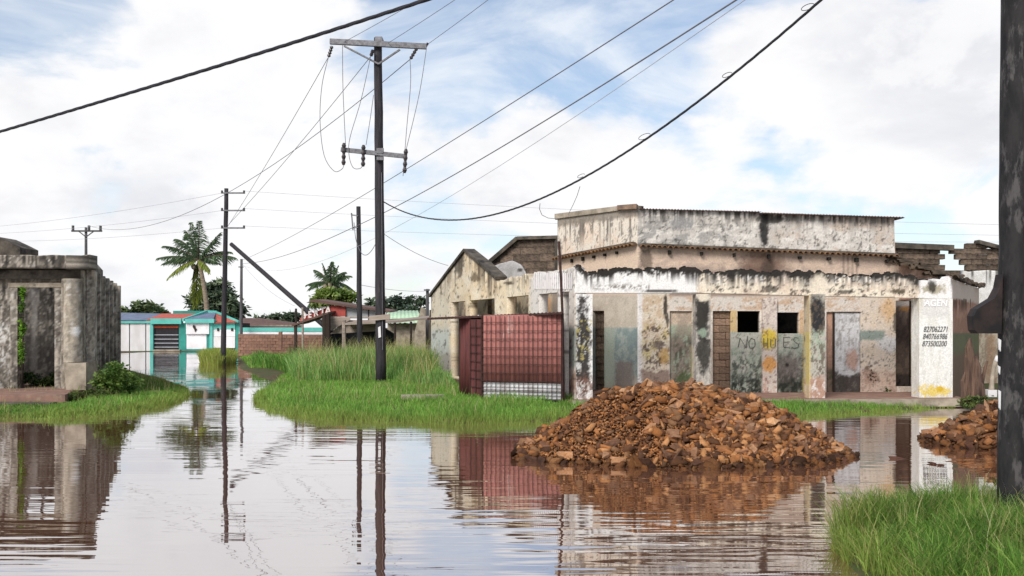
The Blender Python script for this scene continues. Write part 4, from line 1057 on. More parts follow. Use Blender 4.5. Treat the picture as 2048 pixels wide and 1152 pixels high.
MB().prism([(-22, 25.6, LFL), (P(130, HOR, 25.6).x, 25.6, LFL), (P(186, HOR, 28.3).x, 27.0, LFL), (-11.8, 29.4, LFL), (-13, 31.5, LFL), (-22, 31.5, LFL)], (0, 0, -.35)).build('porch_floor', M['floor'], ruin)
MB().prism([(-22, 25.2, LFL - .18), (P(100, HOR, 25.2).x, 25.2, LFL - .18), (P(100, HOR, 25.2).x, 25.58, LFL - .18), (-22, 25.58, LFL - .18)], (0, 0, -.25)).build('step', M['concrete_dark'], ruin)

# ------------------------------------------------------------------ heaps of broken stone
def rock_meshes(n, flat):
    out = []
    for k in range(n):
        r = random.Random(900 + k); bm = bmesh.new()
        for i in range(11):
            v = Vector((r.gauss(0, 1), r.gauss(0, 1), r.gauss(0, 1))).normalized() * r.uniform(.85, 1.25)
            v = Vector((max(-.85, min(.85, v.x)), max(-.5, min(.5, v.y)), max(-.42, min(.42, v.z)))); bm.verts.new((v.x * .75, v.y * .6, v.z * flat * (0.8 + .4 * r.random())))
        bmesh.ops.convex_hull(bm, input=bm.verts)
        bmesh.ops.delete(bm, geom=[v for v in bm.verts if not v.link_faces], context='VERTS')
        bmesh.ops.dissolve_limit(bm, angle_limit=R(9), verts=bm.verts, edges=bm.edges)
        bmesh.ops.triangulate(bm, faces=[f for f in bm.faces if len(f.verts) > 4])
        me = bpy.data.meshes.new('stone'); bm.to_mesh(me); bm.free(); me.materials.append(M['rock']); out.append(me)
    return out
ROCKS = rock_meshes(16, 0.62)
RTRI = []
for me in ROCKS:
    me.calc_loop_triangles(); RTRI.append((np.array([v.co for v in me.vertices]), np.array([t.vertices for t in me.loop_triangles])))
def rand_rot(r):
    return Matrix.Rotation(r.uniform(0, 6.3), 3, 'Z') @ Matrix.Rotation(r.gauss(0, .5), 3, 'X') @ Matrix.Rotation(r.gauss(0, .5), 3, 'Y')
RCOL = [c_ * np.array((.95, 1.05, 1.0)) for c_ in (S(110, 70, 48), S(138, 88, 56), S(156, 100, 62), S(96, 62, 44), S(178, 122, 82), S(124, 86, 62), S(80, 52, 38), S(148, 92, 54))]
def stone_heap(name, label, cx, cy, hfun, bounds, nbig, nsmall, sizefn, seed):
    r = random.Random(seed)
    h = thing(name, label, 'stone heap', (cx, cy, 0))
    x0, x1, y0, y1 = bounds; n = 90
    X, Y = np.meshgrid(np.linspace(x0 - .3, x1 + .3, n), np.linspace(y0 - .3, y1 + .3, n)); Z = hfun(X, Y) - .05 + (fbm(X * 6, Y * 6, seed) - .5) * .08
    I = np.arange(n * n).reshape(n, n); q = np.stack([I[:-1, :-1], I[:-1, 1:], I[1:, 1:], I[1:, :-1]], -1).reshape(-1, 4)
    cc = np.tile(S(104, 68, 44), (n * n, 1)) * (0.7 + .6 * fbm(X.ravel() * 9, Y.ravel() * 9, 3)[:, None])
    link_mesh('earth_core', fast_mesh('earth_core', np.stack([X - cx, Y - cy, Z], -1).reshape(-1, 3), q, cc, 4), M['gravelcol'], h)
    cand = []
    while len(cand) < nbig + nsmall:
        x, y = r.uniform(x0, x1), r.uniform(y0, y1); z = float(hfun(np.array(x), np.array(y)))
        if z < -0.03: continue
        cand.append((sizefn(x, y, r), x, y, z))
    cand.sort(reverse=True)
    for s, x, y, z in cand[:nbig]:
        o = bpy.data.objects.new('stone', r.choice(ROCKS)); o.parent = h
        o.location = (x - cx, y - cy, z + s * .16); o.rotation_euler = rand_rot(r).to_euler(); o.scale = (s * r.uniform(.8, 1.3), s * r.uniform(.8, 1.2), s * r.uniform(.7, 1.1)); COL.objects.link(o)
        if z < .05: o.material_slots[0].link = 'OBJECT'; o.material_slots[0].material = M['rock_wet']
    V, T, C = [], [], []; b = 0
    for s, x, y, z in cand[nbig:]:
        v, t = RTRI[r.randrange(len(RTRI))]; m = np.array(rand_rot(r)) * (s * r.uniform(.8, 1.2)); vv = v @ m.T + np.array((x - cx, y - cy, z + s * .15))
        V.append(vv); T.append(t + b); b += len(v); C.append(np.tile(r.choice(RCOL) * r.uniform(.75, 1.15) * (.45 if z < .05 else 1.0), (len(v), 1)))
    if V: tag(link_mesh('gravel', fast_mesh('gravel', np.concatenate(V), np.concatenate(T), np.concatenate(C)), M['gravelcol'], h), kind='stuff')
    return h
def h_main(x, y):
    # long low ridge: steep on the left, tailing off to the right
    hx = np.interp(x, [-.10, .2, .95, 1.58, 2.05, 2.95, 3.52, 4.15, 4.9, 5.4, 5.75], [-.10, .12, .62, 1.0, 1.08, 1.10, 1.02, .80, .40, .13, -.12])
    e = np.clip(1 - ((x - 2.80) / 3.1) ** 2, 0, 1) ** .6
    d = np.abs(y - 16.75) / (1.9 * np.maximum(e, .15))
    k = np.minimum(np.maximum(1.32 * (1 - d), -.2), 1 - .08 * d)
    return np.where(hx > 0, hx * k, hx) + np.minimum(k, 0) + (fbm(x * 2.1, y * 2.1, 6) - .5) * .16 - .03
def s_main(x, y, r):
    big = min(1, max(0, (x - 2.0) / 1.4)); edge = max(0, 1 - abs(y - 15.1) / .5)
    k = .07 + .62 * big + .12 * edge + (.10 if x < .9 else 0)
    return r.uniform(.11, .235) if r.random() < k * .26 else r.uniform(.018, .07) * (1 + .9 * big)
stone_heap('rubble_heap', 'large heap of broken red-brown stone standing in the flood water', 2.85, 16.6, h_main, (-.2, 5.9, 14.7, 18.7), 300, 19000, s_main, 4)
def h_side(x, y):
    d = np.hypot((x - 9.9) / 2.35, (y - 18.2) / 1.6); return 1.12 * np.clip(1.0 - d, -.12, 1) ** 1.0 + (fbm(x * 3, y * 3, 8) - .5) * .12
stone_heap('rubble_heap', 'smaller heap of broken red stone partly hidden behind the near black pole', 9.6, 18.2, h_side, (7.4, 12.0, 16.4, 19.8), 220, 2600, lambda x, y, r: r.uniform(.12, .27) if r.random() < .3 else r.uniform(.04, .12), 14)
for k, (px, py, s, lab) in enumerate(((1795, 918, .30, 'brown stone breaking the water right of the large heap'), (1864, 928, .20, 'small dark stone awash in front of the white pier reflection'), (1882, 931, .15, 'smallest stone awash, right of another dark stone in the water'))):
    g = G(px, py); o = link_mesh('stone', ROCKS[k + 2], None, None, loc=(g.x, g.y, 0.01)); o.scale = (s * .7, s * .6, s * .34); o.rotation_euler = (0, 0, k * 1.7); o.material_slots[0].link = 'OBJECT'; o.material_slots[0].material = M['rock_wet']; tag(o, lab, 'stone')

# ------------------------------------------------------------------ poles
def pole_shape(mb, base, top, r0, r1, n=14, seg=10, wob=0.0, seed=1):
    r = random.Random(seed); base, top = Vector(base), Vector(top); pts = []
    for k in range(seg + 1):
        t = k / seg; p = base.lerp(top, t); pts.append(p + Vector((r.uniform(-wob, wob), r.uniform(-wob, wob), 0)))
    return mb.tube(pts, [r0 + (r1 - r0) * k / seg for k in range(seg + 1)], n)
def gz(x, y): return float(ground_z(np.array([x]), np.array([y]))[0])
YM = 32.7
mp = thing('utility_pole', 'tall black pole with steel crossarm and fuses, standing in grass left of the kiosk', 'utility pole', P(762, 765, YM))
pole_shape(MB(), P(762, 775, YM), P(756, 76, YM), .175, .13, 16, 14, .008).build('pole', M['tar'], mp, True)
arm = MB().bar(P(660, 83, YM - .2), P(853, 93, YM - .2), .12, .17).build('crossarm', M['steel'], mp)
for a, b in (((688, 92), (757, 128)), ((800, 99), (757, 128))): MB().bar(P(*a, YM - .24), P(*b, YM - .2), .07, .05).build('brace', M['steel'], mp)
MB().rect(750, 73, 764, 84, YM - .25, .5).build('pole_cap', M['steel'], mp)
def insulator(a, b, r=.065, parent=mp, name='insulator'):
    a, b = Vector(a), Vector(b); n = 9; pts, rad = [], []
    for k in range(n): pts.append(a.lerp(b, k / (n - 1))); rad.append(r if k % 2 else r * .55)
    MB().tube(pts, rad, 8).build(name, M['porcelain'], parent)
insulator(P(664, 92, YM - .2), P(657, 114, YM - .1)); insulator(P(746, 100, YM - .25), P(742, 112, YM - .3)); insulator(P(834, 96, YM - .2), P(821, 118, YM - .1)); insulator(P(662, 86, YM - .2), P(662, 78, YM - .2), .05); insulator(P(851, 94, YM - .2), P(856, 86, YM - .2), .05)
MB().bar(P(682, 299, YM - .2), P(814, 313, YM - .2), .10, .14).build('lower_crossarm', M['steel'], mp)
MB().rect(753, 296, 767, 306, YM - .27, .1).build('bracket', M['steel'], mp)
MB().rect(753, 313, 767, 320, YM - .27, .1).build('bracket', M['steel'], mp)
for x, y0, y1, dx in ((688, 286, 330, -1), (727, 290, 333, -1), (812, 298, 346, -3)):
    insulator(P(x, y0, YM - .3), P(x + dx, y1, YM - .3), .075, mp, 'fuse_cutout')
def curve_pts(pp, Y, n=26):
    pp = [np.array(p, float) for p in pp]; m = len(pp); out = []
    for i in range(m - 1):
        p0, p1, p2, p3 = pp[max(i - 1, 0)], pp[i], pp[i + 1], pp[min(i + 2, m - 1)]
        for k in range(n // (m - 1) + 1):
            t = k / (n // (m - 1) + 1)
            out.append(0.5 * ((2 * p1) + (-p0 + p2) * t + (2 * p0 - 5 * p1 + 4 * p2 - p3) * t * t + (-p0 + 3 * p1 - 3 * p2 + p3) * t ** 3))
    out.append(pp[-1]); return [P(x, y, Y) for x, y in out]
for k, pp in enumerate(([(657, 114), (644, 170), (640, 240), (648, 310), (668, 342), (684, 338), (688, 328)], [(685, 90), (686, 180), (691, 288)], [(741, 114), (722, 200), (700, 275), (698, 310), (706, 335), (720, 337), (726, 330)], [(747, 190), (740, 240), (732, 290)], [(820, 118), (821, 170), (813, 260), (806, 352)], [(853, 96), (838, 190), (812, 300)])):
    MB().tube(curve_pts(pp, YM - .28), .011, 5).build('jumper_wire', M['wire'], mp)
MB().prism([P(738, 632, YM - .24), P(780, 628, YM - .24), P(780, 638, YM - .24), P(738, 642, YM - .24)], (0, .05, 0)).build('nailed_plank', M['plank'], mp)
MB().prism([P(756, 655, YM - .2), P(761, 652, YM - .2), P(762, 674, YM - .2), P(757, 676, YM - .2)], (0, .012, 0)).build('torn_notice', M['white'], mp)
MB().tube([P(765, 700, YM - .19), P(764, 500, YM - .17), P(763, 345, YM - .17)], .010, 5).build('earth_wire', M['wire'], mp)

YB = 10.2
np_ = thing('utility_pole', 'near black weathered pole with peeling patches at the right edge of the view', 'utility pole', (5.16, YB, 0.15))
pole_shape(MB(), (5.135, YB, -.1), (5.185, YB, 8.2), .175, .165, 28, 30, .004).build('pole', M['tar_near'], np_, True)
# scorched wooden corbel spiked to the flank
cpts = [(2006, 548), (2001, 575), (1990, 596), (1972, 607), (1955, 618), (1948, 632), (1950, 660), (1956, 667), (2003, 667)]
MB().pxp(cpts, YB - .11, .16).build('bracket', M['scorched'], np_)
for px, py, w, hh in ((2000, 690, 5, 26), (1999, 740, 4, 18), (2000, 800, 4, 40)):
    MB().pxp([(px - w * .6, py - hh / 2), (px + w * .5, py - hh / 2 + 3), (px + w * .3, py + hh / 2), (px - w * .3, py + hh / 2 - 4)], YB - .152, .02).build('torn_paper', M['whitewall'], np_)

Y4 = 56.0
sp = thing('utility_pole', 'dark street pole with three short side arms rising from the flooded tussock', 'utility pole', P(446, 728, Y4))
pole_shape(MB(), P(446, 735, Y4), P(453, 377, Y4), .16, .115, 12, 10, .01).build('pole', M['tar'], sp, True)
for y in (384, 419, 454):
    a = MB().bar(P(446, y + 2, Y4 - .15), P(490, y + 2, Y4 - .15), .07, .08).build('side_arm', M['steel'], sp)
    for x in (444, 488): MB().tube([P(x, y + 3, Y4 - .15), P(x, y - 3, Y4 - .15)], .06, 6).build('insulator', M['porcelain'], sp)
bp = thing('timber_prop', 'fallen pole leaning at a slant behind the stall, its top by the street pole', 'pole', P(735, 727, 52))
MB().tube([P(462, 488, 55.5), P(610, 618, 53), P(735, 727, 52)], [.11, .13, .14], 10).build('pole', M['tar'], bp, True)
Y7 = 42.0
p7 = thing('utility_pole', 'slim dark pole behind the tall pole, with a small cable bracket on its left', 'utility pole', P(720, 720, Y7))
pole_shape(MB(), P(720, 735, Y7), P(717, 413, Y7), .125, .09, 12, 8, .008).build('pole', M['tar'], p7, True)
MB().bar(P(704, 430, Y7 - .1), P(716, 432, Y7 - .1), .04).build('bracket', M['steel'], p7); MB().bar(P(703, 426, Y7 - .1), P(706, 460, Y7 - .1), .05).build('bracket', M['steel'], p7); MB().bar(P(704, 456, Y7 - .1), P(716, 455, Y7 - .1), .04).build('bracket', M['steel'], p7)
MB().tube(curve_pts([(708, 445), (712, 480), (722, 505), (733, 510), (744, 500), (752, 486)], 40.0), .014, 5).build('slack_cable', M['wire'], p7)
Y8 = 80.0
p8 = thing('utility_pole', 'thin grey pole just right of the street pole, near the teal house', 'utility pole', P(482, 712, Y8))
pole_shape(MB(), P(482, 715, Y8), P(483, 518, Y8), .15, .10, 8, 6).build('pole', M['pole_far'], p8, True); MB().bar(P(477, 534, Y8 - .1), P(487, 534, Y8 - .1), .08).build('side_arm', M['pole_far'], p8)
Y9 = 80.0
p9 = thing('utility_pole', 'far pole with a small three-insulator crossarm above the ruin roof', 'utility pole', P(172, 705, Y9))
pole_shape(MB(), P(172, 705, Y9), P(172, 455, Y9), .15, .11, 8, 6).build('pole', M['pole_far'], p9, True); MB().bar(P(143, 462, Y9 - .15), P(204, 462, Y9 - .15), .13).build('crossarm', M['pole_far'], p9)
for a in ((158, 463), (187, 463)): MB().bar(P(*a, Y9 - .15), P(172, 474, Y9 - .15), .07).build('brace', M['pole_far'], p9)
for x in (146, 178, 201): MB().tube([P(x, 461, Y9 - .15), P(x, 451, Y9 - .15)], .11, 6).build('insulator', M['pole_far'], p9)
pA = thing('utility_pole', 'short far pole at the left edge of the shop gable', 'utility pole', P(854, 690, 60)); pole_shape(MB(), P(854, 690, 60), P(855, 578, 60), .12, .09, 8, 5).build('pole', M['pole_far'], pA, True); MB().bar(P(848, 580, 59.8), P(860, 580, 59.8), .08).build('side_arm', M['pole_far'], pA)

# ------------------------------------------------------------------ wires
def sag_pts(a, b, sag, n=30):
    a, b = Vector(a), Vector(b); return [a.lerp(b, k / n) - Vector((0, 0, 4 * sag * (k / n) * (1 - k / n))) for k in range(n + 1)]
def wire(label, a, b, sag, r=.012, m='wire', name='overhead_wire', n=30, group=None):
    pts = sag_pts(a, b, sag, n); return tag(MB().tube(pts, r, 6).build(name, M[m], None, False, pts[0]), label, 'wire', group)
def twisted(label, pts, r=.014, off=.016, pitch=.9):
    mb = MB(); L = 0; dense = []
    for a, b in zip(pts[:-1], pts[1:]):
        for k in range(8): dense.append(a.lerp(b, k / 8))
    for s in range(3):
        q = []; L = 0
        for i, p in enumerate(dense):
            if i: L += (p - dense[i - 1]).length
            a = L / pitch * 6.283 + s * 2.094; q.append(p + Vector((0, math.cos(a) * off, math.sin(a) * off)))
        mb.tube(q, r, 6)
    return tag(mb.build('overhead_cable', M['cable'], None, True, pts[0]), label, 'cable')
NT = Vector((5.14, YB, 7.25))
s_ = [-.05, 0.0, .326, .4507, .57, .787, 1.0, 1.35]; zz_ = [7.4, 7.30, 6.65, 6.41, 6.23, 5.90, 5.62, 5.25]
pts = []
for k in range(60):
    s = 1.35 * k / 59; pts.append(Vector((4.98 - 18.98 * s, 10 + 12 * s, float(np.interp(s, s_, zz_)))))
for _ in range(30): pts = [pts[0]] + [(pts[i - 1] + pts[i] * 2 + pts[i + 1]) / 4 for i in range(1, 59)] + [pts[-1]]
twisted('thick black twisted cable crossing the upper left of the sky', pts, .020, .010)
c2 = twisted('black twisted cable sagging from the tall pole over the shop to the near pole', sag_pts(P(768, 404, YM - .15), (4.98, YB, 7.15), 1.9, 40), .014, .007)
cp = sag_pts(P(768, 404, YM - .15), (4.98, YB, 7.15), 1.9, 40)
for i, rr in ((24, .05), (28, .07), (32, .05), (35, .06)):
    p = cp[i]; q = [p + Vector((math.cos(a) * rr * 1.4, -.02, .06 + math.sin(a) * rr * .6 + math.cos(a) * rr * .5)) for a in np.linspace(0, 5.2, 14)]
    MB().tube(q, .005, 5).build('tie_wire', M['cable'], c2)
wire('upper of two parallel grey wires rising to the top centre-right', P(483, 521, Y8), (4.98, YB, 7.6), .42, .011)
wire('lower of two parallel grey wires rising to the top centre-right', P(706, 455, Y7 - .1), (4.98, YB, 7.2), .28, .013)
wire('continuation of the lower grey wire from the slim pole to the thin grey pole', P(704, 456, Y7 - .1), P(483, 527, Y8), .35, .014)
wire('faint slack wire below the two parallel grey wires', P(484, 530, Y8), (4.98, YB, 7.3), 2.0, .006, 'wire_far')
wire('wire rising from the left end of the tall pole crossarm', P(688, 84, YM - .2), (10.5, 6, 11.4), .35, .008)
wire('wire rising from behind the top of the tall pole', P(770, 90, YM), (9.5, 6, 11.4), .3, .008)
wire('wire rising from the right end of the tall pole crossarm', P(856, 88, YM - .2), (8.5, 6, 11.4), .3, .008)
wire('steep wire from the left hanging insulator down to the street pole', P(657, 114, YM - .1), P(456, 452, Y4), .12, .011, 'wire')
wire('wire from the middle insulator of the tall pole down to the street pole', P(742, 112, YM - .3), P(458, 448, Y4), .15, .011, 'wire')
wire('long wire from the right insulator past the street pole to the far crossarm', P(821, 118, YM - .1), P(178, 452, Y9), 2.1, .013, 'wire')
for k, (y, yr, yl, yll, w) in enumerate(((384, 452, 462, 470, 'top'), (419, 472, 470, 478, 'middle'), (454, 484, 480, 486, 'bottom'))):
    wire('%s wire running right from the street pole behind the shop' % w, P(488, y - 2, Y4 - .15), P(2120, yr, 52), .25, .009, 'wire_far')
    wire('%s wire running left from the street pole over the ruin' % w, P(444, y + 2, Y4 - .15), P(-140, yl, 76), .35, .010, 'wire_far')
wire('service wire from the tall pole down to the shop gable', P(768, 468, YM), P(896, 531, 38.3), .12, .008)
wire('thin wire from the slim pole to the short far pole by the gable', P(722, 570, Y7), P(855, 582, 60), .1, .010, 'wire_far')
wire('thin wire falling from the thin grey pole towards the stall', P(485, 528, Y8), P(590, 612, 70), .4, .013, 'wire_far')
tag(MB().tube([P(*p, 25.0 + 1.2 * i) for i, p in enumerate(((1080, 407), (1079, 418), (1084, 430), (1096, 436), (1115, 438)))], .008, 5).build('drop_wire', M['wire'], None, False, P(1080, 407, 25)), 'short loop of wire dropping from the black cable to the left roof corner', 'wire')
tag(MB().tube([P(*p, 22.0 + 2.0 * i) for i, p in enumerate(((1160, 373), (1154, 392), (1146, 410), (1138, 426), (1136, 430)))], .007, 5).build('drop_wire', M['wire'], None, False, P(1160, 373, 22)), 'short straight wire dropping from the black cable behind the roof coping', 'wire')

# ------------------------------------------------------------------ the teal and white house at the end of the flooded street
YH = 87.6
th_ = thing('teal_house', 'low white house with teal trim, dark barred gate and patched roof at the flood edge', 'house', P(350, 703, YH))
for x0, x1 in ((232, 258), (260, 290.5), (292.5, 300)): MB().rect(x0, 645, x1, 702, YH, .25).build('wall_panel', M['whitewall'], th_)
for x in (258, 290.5): MB().rect(x, 645, x + 2, 703, YH + .08, .12).build('joint_post', M['black'], th_)
MB().rect(228, 640, 301, 646.5, YH - .15, .5).build('fascia', M['teal'], th_)
MB().rect(300, 640, 306, 704, YH - .1, .4).build('gate_post', M['teal'], th_)
MB().rect(301, 637, 362, 648, YH - .3, .6).build('fascia', M['teal'], th_)
gate = MB().rect(306.5, 649, 357.5, 699, YH + .15, .08).build('gate', M['black'], th_)
for y in (669, 677.5, 685.5, 693.5): MB().rect(307, y, 357, y + 1.5, YH + .08, .05).build('gate_rail', M['greypanel'], gate)
for k in range(8): MB().rect(309 + k * 6.2, 650, 311 + k * 6.2, 698, YH + .12, .03).build('gate_bar', M['black'], gate)
MB().rect(307, 651, 357, 656, YH + .06, .06).build('gate_trim', M['orange'], gate)
MB().rect(306, 699, 360, 703, YH - .1, .5).build('sill', M['concrete'], th_)
MB().rect(358, 646, 372, 703, YH + .1, .5).build('pillar', M['teal_dark'], th_)
MB().rect(372, 646.5, 418, 668, YH - .2, .5).build('wall', M['white'], th_)
MB().rect(373, 668.5, 413, 698, YH, .3).build('wall', M['white'], th_)
MB().rect(372, 698, 415, 703, YH - .05, .4).build('plinth', M['teal_dark'], th_)
MB().pxp([(386, 650), (390, 651), (391, 656), (394, 659), (390, 664), (388, 658), (385, 654)], YH - .27, .06).build('wall_lamp', M['wood_dark'], th_)
MB().rect(413, 668, 420, 703, YH + .05, .4).build('pillar', M['teal_dark'], th_)
MB().rect(370, 638, 428, 646, YH - .45, .7).build('fascia', M['teal'], th_)
MB().rect(419, 645, 425, 700, YH - .1, .4).build('pillar', M['teal'], th_)
MB().rect(425, 646, 470, 658, YH + .0, .3).build('band', M['teal'], th_)
MB().rect(425, 658, 470, 673, YH + .05, .3).build('wall', M['white'], th_)
MB().rect(425, 673.5, 470, 696, YH + .02, .3).build('wall', M['whitewall'], th_)
for x in (434, 462): MB().rect(x, 656, x + 4, 662, YH - .03, .06).build('wall_lamp', M['wood_dark'], th_)
MB().rect(470, 643, 479, 703, YH + .1, .4).build('gate_post', M['teal_dark'], th_)
def roofq(name, pts, m, th=.1): MB().prism([P(x, y, Y) for x, y, Y in pts], (0, .05, -th)).build(name, M[m], th_)
roofq('roof_slope', [(226, 640, YH - .2), (292, 640, YH - .2), (322, 627, YH + 4), (226, 625, YH + 4)], 'roof_blue')
roofq('roof_slope', [(293, 639.6, YH - .2), (365, 637, YH - .2), (392, 627, YH + 4), (323, 627, YH + 4)], 'roof_red')
roofq('roof_slope', [(371, 638, YH - .4), (413, 625, YH + 3), (432, 625, YH + 3), (426, 639, YH - .4)], 'roof_blue')
roofq('roof_slope', [(427, 645, YH - .3), (433, 626, YH + 3), (441, 628, YH + 3), (475, 643, YH - .3)], 'roof_red')
MB().bar(P(366, 640, YH - .5), P(414, 623, YH + 3), .22, .22).build('ridge_cap', M['teal'], th_); MB().bar(P(414, 623, YH + 3), P(434, 624, YH + 3), .22, .22).build('ridge_cap', M['teal'], th_); MB().bar(P(434, 625, YH + 3), P(477, 643, YH - .4), .16, .16).build('ridge_cap', M['teal'], th_)
MB().rect(346, 621.5, 428, 627, YH + 4.5, .3).build('roof_parapet', M['teal_dark'], th_)
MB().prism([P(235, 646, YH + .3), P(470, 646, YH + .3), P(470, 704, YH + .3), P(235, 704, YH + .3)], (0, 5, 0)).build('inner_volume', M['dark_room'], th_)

# brick boundary wall, teal wall, low roofs behind
BW = Line(476, 72.0, 645, 70.0)
bw_ = thing('brick_wall', 'low brown block wall along the verge, right of the teal house', 'wall', (BW.xy(3)[0], BW.xy(3)[1], 0.2))
grid_wall('mortar_core', BW, 0, BW.L, 0.0, BW.prof([(476, 668), (645, 669)]), bw_, lambda x, y: Paint(x, y, S(112, 92, 82)), th=0.18, cell=0.3)
lay_blocks('brick', BW, bw_, 'brick', 0.44, 0.215, lambda u, z: True, 0, BW.L, 0.05, 1.56, out=0.02, depth=0.12, gap=0.02, rnd=random.Random(8))
MB().rect(557, 663, 563, 695, 69.5, .3).build('pier', M['brick'], bw_)
tw = thing('teal_wall', 'pale teal and white boundary wall beyond the brown block wall', 'wall', P(560, 672, 81))
MB().rect(478, 655, 648, 663, 81, .2).build('coping_band', M['teal'], tw); MB().rect(478, 663, 648, 690, 81.05, .2).build('wall', M['white'], tw)
fh = thing('far_house', 'low far house with rusty brown roof, right of the thin grey pole', 'house', P(540, 690, 98))
MB().prism([P(478, 652, 97), P(592, 656, 97), P(590, 645, 103), P(520, 636, 103), P(478, 636, 103)], (0, .1, -.12)).build('roof', M['roof_brown'], fh); MB().rect(482, 650, 588, 700, 98, 4).build('wall', M['concrete'], fh)
gh = thing('green_roof_house', 'small grey house with pale green metal roof behind the tall pole', 'house', P(810, 690, 58))
corrugated('roof', P(772, 646, 57), P(846, 645, 57), P(836, 621, 61), P(776, 621, 61), 0.25, 0.02, (0, -.6, .8), M['roof_green'], gh)
MB().prism([P(775, 647, 57.6), P(842, 646, 57.6), P(842, 700, 57.6), P(775, 700, 57.6)], (0, 3.5, 0)).build('wall', M['concrete'], gh)
MB().pxp([(829, 665), (842, 614), (851, 618), (851, 700), (829, 700)], 56.5, .3).build('gable_wall', M['concrete'], gh)

# ------------------------------------------------------------------ market stall with its sign
YS = 46.0
st = thing('market_stall', 'ramshackle market stall with red signboard, white letters and sagging awnings', 'stall', P(720, 735, YS))
MB().prism([P(664.5, 611, YS - .1), P(691, 613, YS - .1), P(691, 633, YS - .1), P(664.5, 633, YS - .1)], (0, .06, 0)).build('signboard', M['signred'], st)
SG = Line(600, YS + .9, 664, YS - .1)
MB().prism([SG.pt(600, 636), SG.pt(664, 611), SG.pt(664, 634), SG.pt(600, 644)], (0, .06, 0)).build('signboard', M['signred'], st)
for ch, px, py, sz in (('S', 610, 636.5, .36), ('E', 620, 635, .42), ('R', 631, 633, .5), ('T', 643, 631.5, .58), ('A', 653, 630.5, .6)):
    text_mesh(ch, sz, 0, M['letter'], st, SG.pt(px, py, .12), SG, name='letter', weight=.012, extrude=.01)
MB().prism([P(612, 606, YS - .3), P(626, 599, YS - .3), P(780, 622, YS - .3), P(780, 625, YS - .3), P(624, 604, YS - .3)], (0, 3.0, .1)).build('roof', M['roof_brown'], st)
for x0, x1 in ((692, 714), (716, 736), (738, 758)): MB().rect(x0, 613 + (x0 - 692) * .1, x1, 634, YS + .02, .05).build('wall_panel', M['greypanel'], st)
for x in (691, 715, 737, 758): MB().rect(x - 1, 610 + (x - 691) * .13, x + 1, 640, YS - .02, .06).build('batten', M['wood_dark'], st)
MB().rect(625, 634, 760, 637, YS - .05, .12).build('rail', M['plank'], st)
MB().prism([P(583, 649, YS - 1.2), P(656, 624, YS - 1.2), P(656, 628, YS - 1.2), P(583, 653, YS - 1.2)], (.3, 2.2, .15)).build('awning', M['roof_brown'], st)
for x, y0 in ((590, 650), (592, 617), (605, 615), (649, 626), (656, 628)): MB().tube([P(x, y0, YS - 1.1), P(x + 1, 735, YS - 1.1)], .05 if x < 640 else .11, 7).build('post', M['wood_dark'] if x != 605 else M['plank'], st)
MB().prism([P(640, 640, YS - .6), P(655, 632, YS - .6), P(700, 634, YS - .6), P(700, 640, YS - .6), P(664, 660, YS - .6), P(655, 660, YS - .6)], (0, .08, 0)).build('cloth_screen', M['plank'], st)
MB().prism([P(690, 640, YS - .4), P(760, 640, YS - .4), P(760, 662, YS - .4), P(660, 668, YS - .4)], (0, .06, 0)).build('tarpaulin', M['plank'], st)
MB().pxp([(645, 662), (770, 656), (790, 668), (790, 715), (645, 715)], YS + .8, .1).build('rear_screen', M['tarp'], st)
MB().prism([P(690, 646, YS - 1.4), P(800, 641, YS - 1.4), P(868, 634, YS - 1.4), P(868, 637, YS - 1.4), P(800, 645, YS - 1.4), P(690, 650, YS - 1.4)], (0, 2.0, .12)).build('awning', M['plank'], st)
for x, y0, m in ((688, 640, 'plank'), (790, 645, 'wood_dark'), (822, 643, 'wood_dark')): MB().tube([P(x, y0, YS - 1.3), P(x, 735, YS - 1.3)], .09 if m == 'plank' else .05, 7).build('post', M[m], st)
MB().tube([P(862, 620, YS - 1.5), P(860, 690, YS - 1.4)], .07, 6).build('post', M['trunk'], st)

# ------------------------------------------------------------------ ruined block wall and white neighbour on the right
RW = Line(1785, 36.5, 2140, 37.0)
rw = thing('ruined_block_wall', 'broken block wall with a stepped gap of sky, behind the right end of the shop', 'wall', (RW.xy(4)[0], RW.xy(4)[1], 0.2))
rtop = RW.prof([(1785, 486), (1905, 492), (1906, 488), (1938, 488), (1940, 484), (1958, 480), (1975, 484), (2010, 497), (2100, 525), (2140, 540)])
def rin(u, z):
    a = RW.xy(u); px = a[0] / a[1] * FPX + CXP; py = HOR - (z - CAMZ) / a[1] * FPX
    if z > float(rtop(np.array(u))) - .1: return False
    if 1884 < px < 1902 and 500 < py < 545: return False
    if 1902 <= px < 1915 and 510 < py < 545: return False
    if 1915 <= px < 1924 and 522 < py < 545: return False
    return True
lay_blocks('block', RW, rw, 'block_ruin', 0.40, 0.20, rin, 0, RW.L, 0.2, 5.4, out=0.0, depth=0.2, gap=0.010, rnd=random.Random(21))
MB().bar(RW.pt(1785, 491, .02), RW.pt(1904, 496, .02), 0.3, 0.2).build('ring_beam', M['concrete_dark'], rw)
MB().bar(RW.pt(1952, 484, .02), RW.pt(2010, 499, .02), 0.34, 0.14).build('coping', M['concrete_dark'], rw)
WN = Line(1930, 34.6, 2180, 35.2)
wn = thing('white_building', 'white plastered neighbouring wall with moss-streaked top, behind the near pole', 'building', (WN.xy(2)[0], WN.xy(2)[1], 0.15))
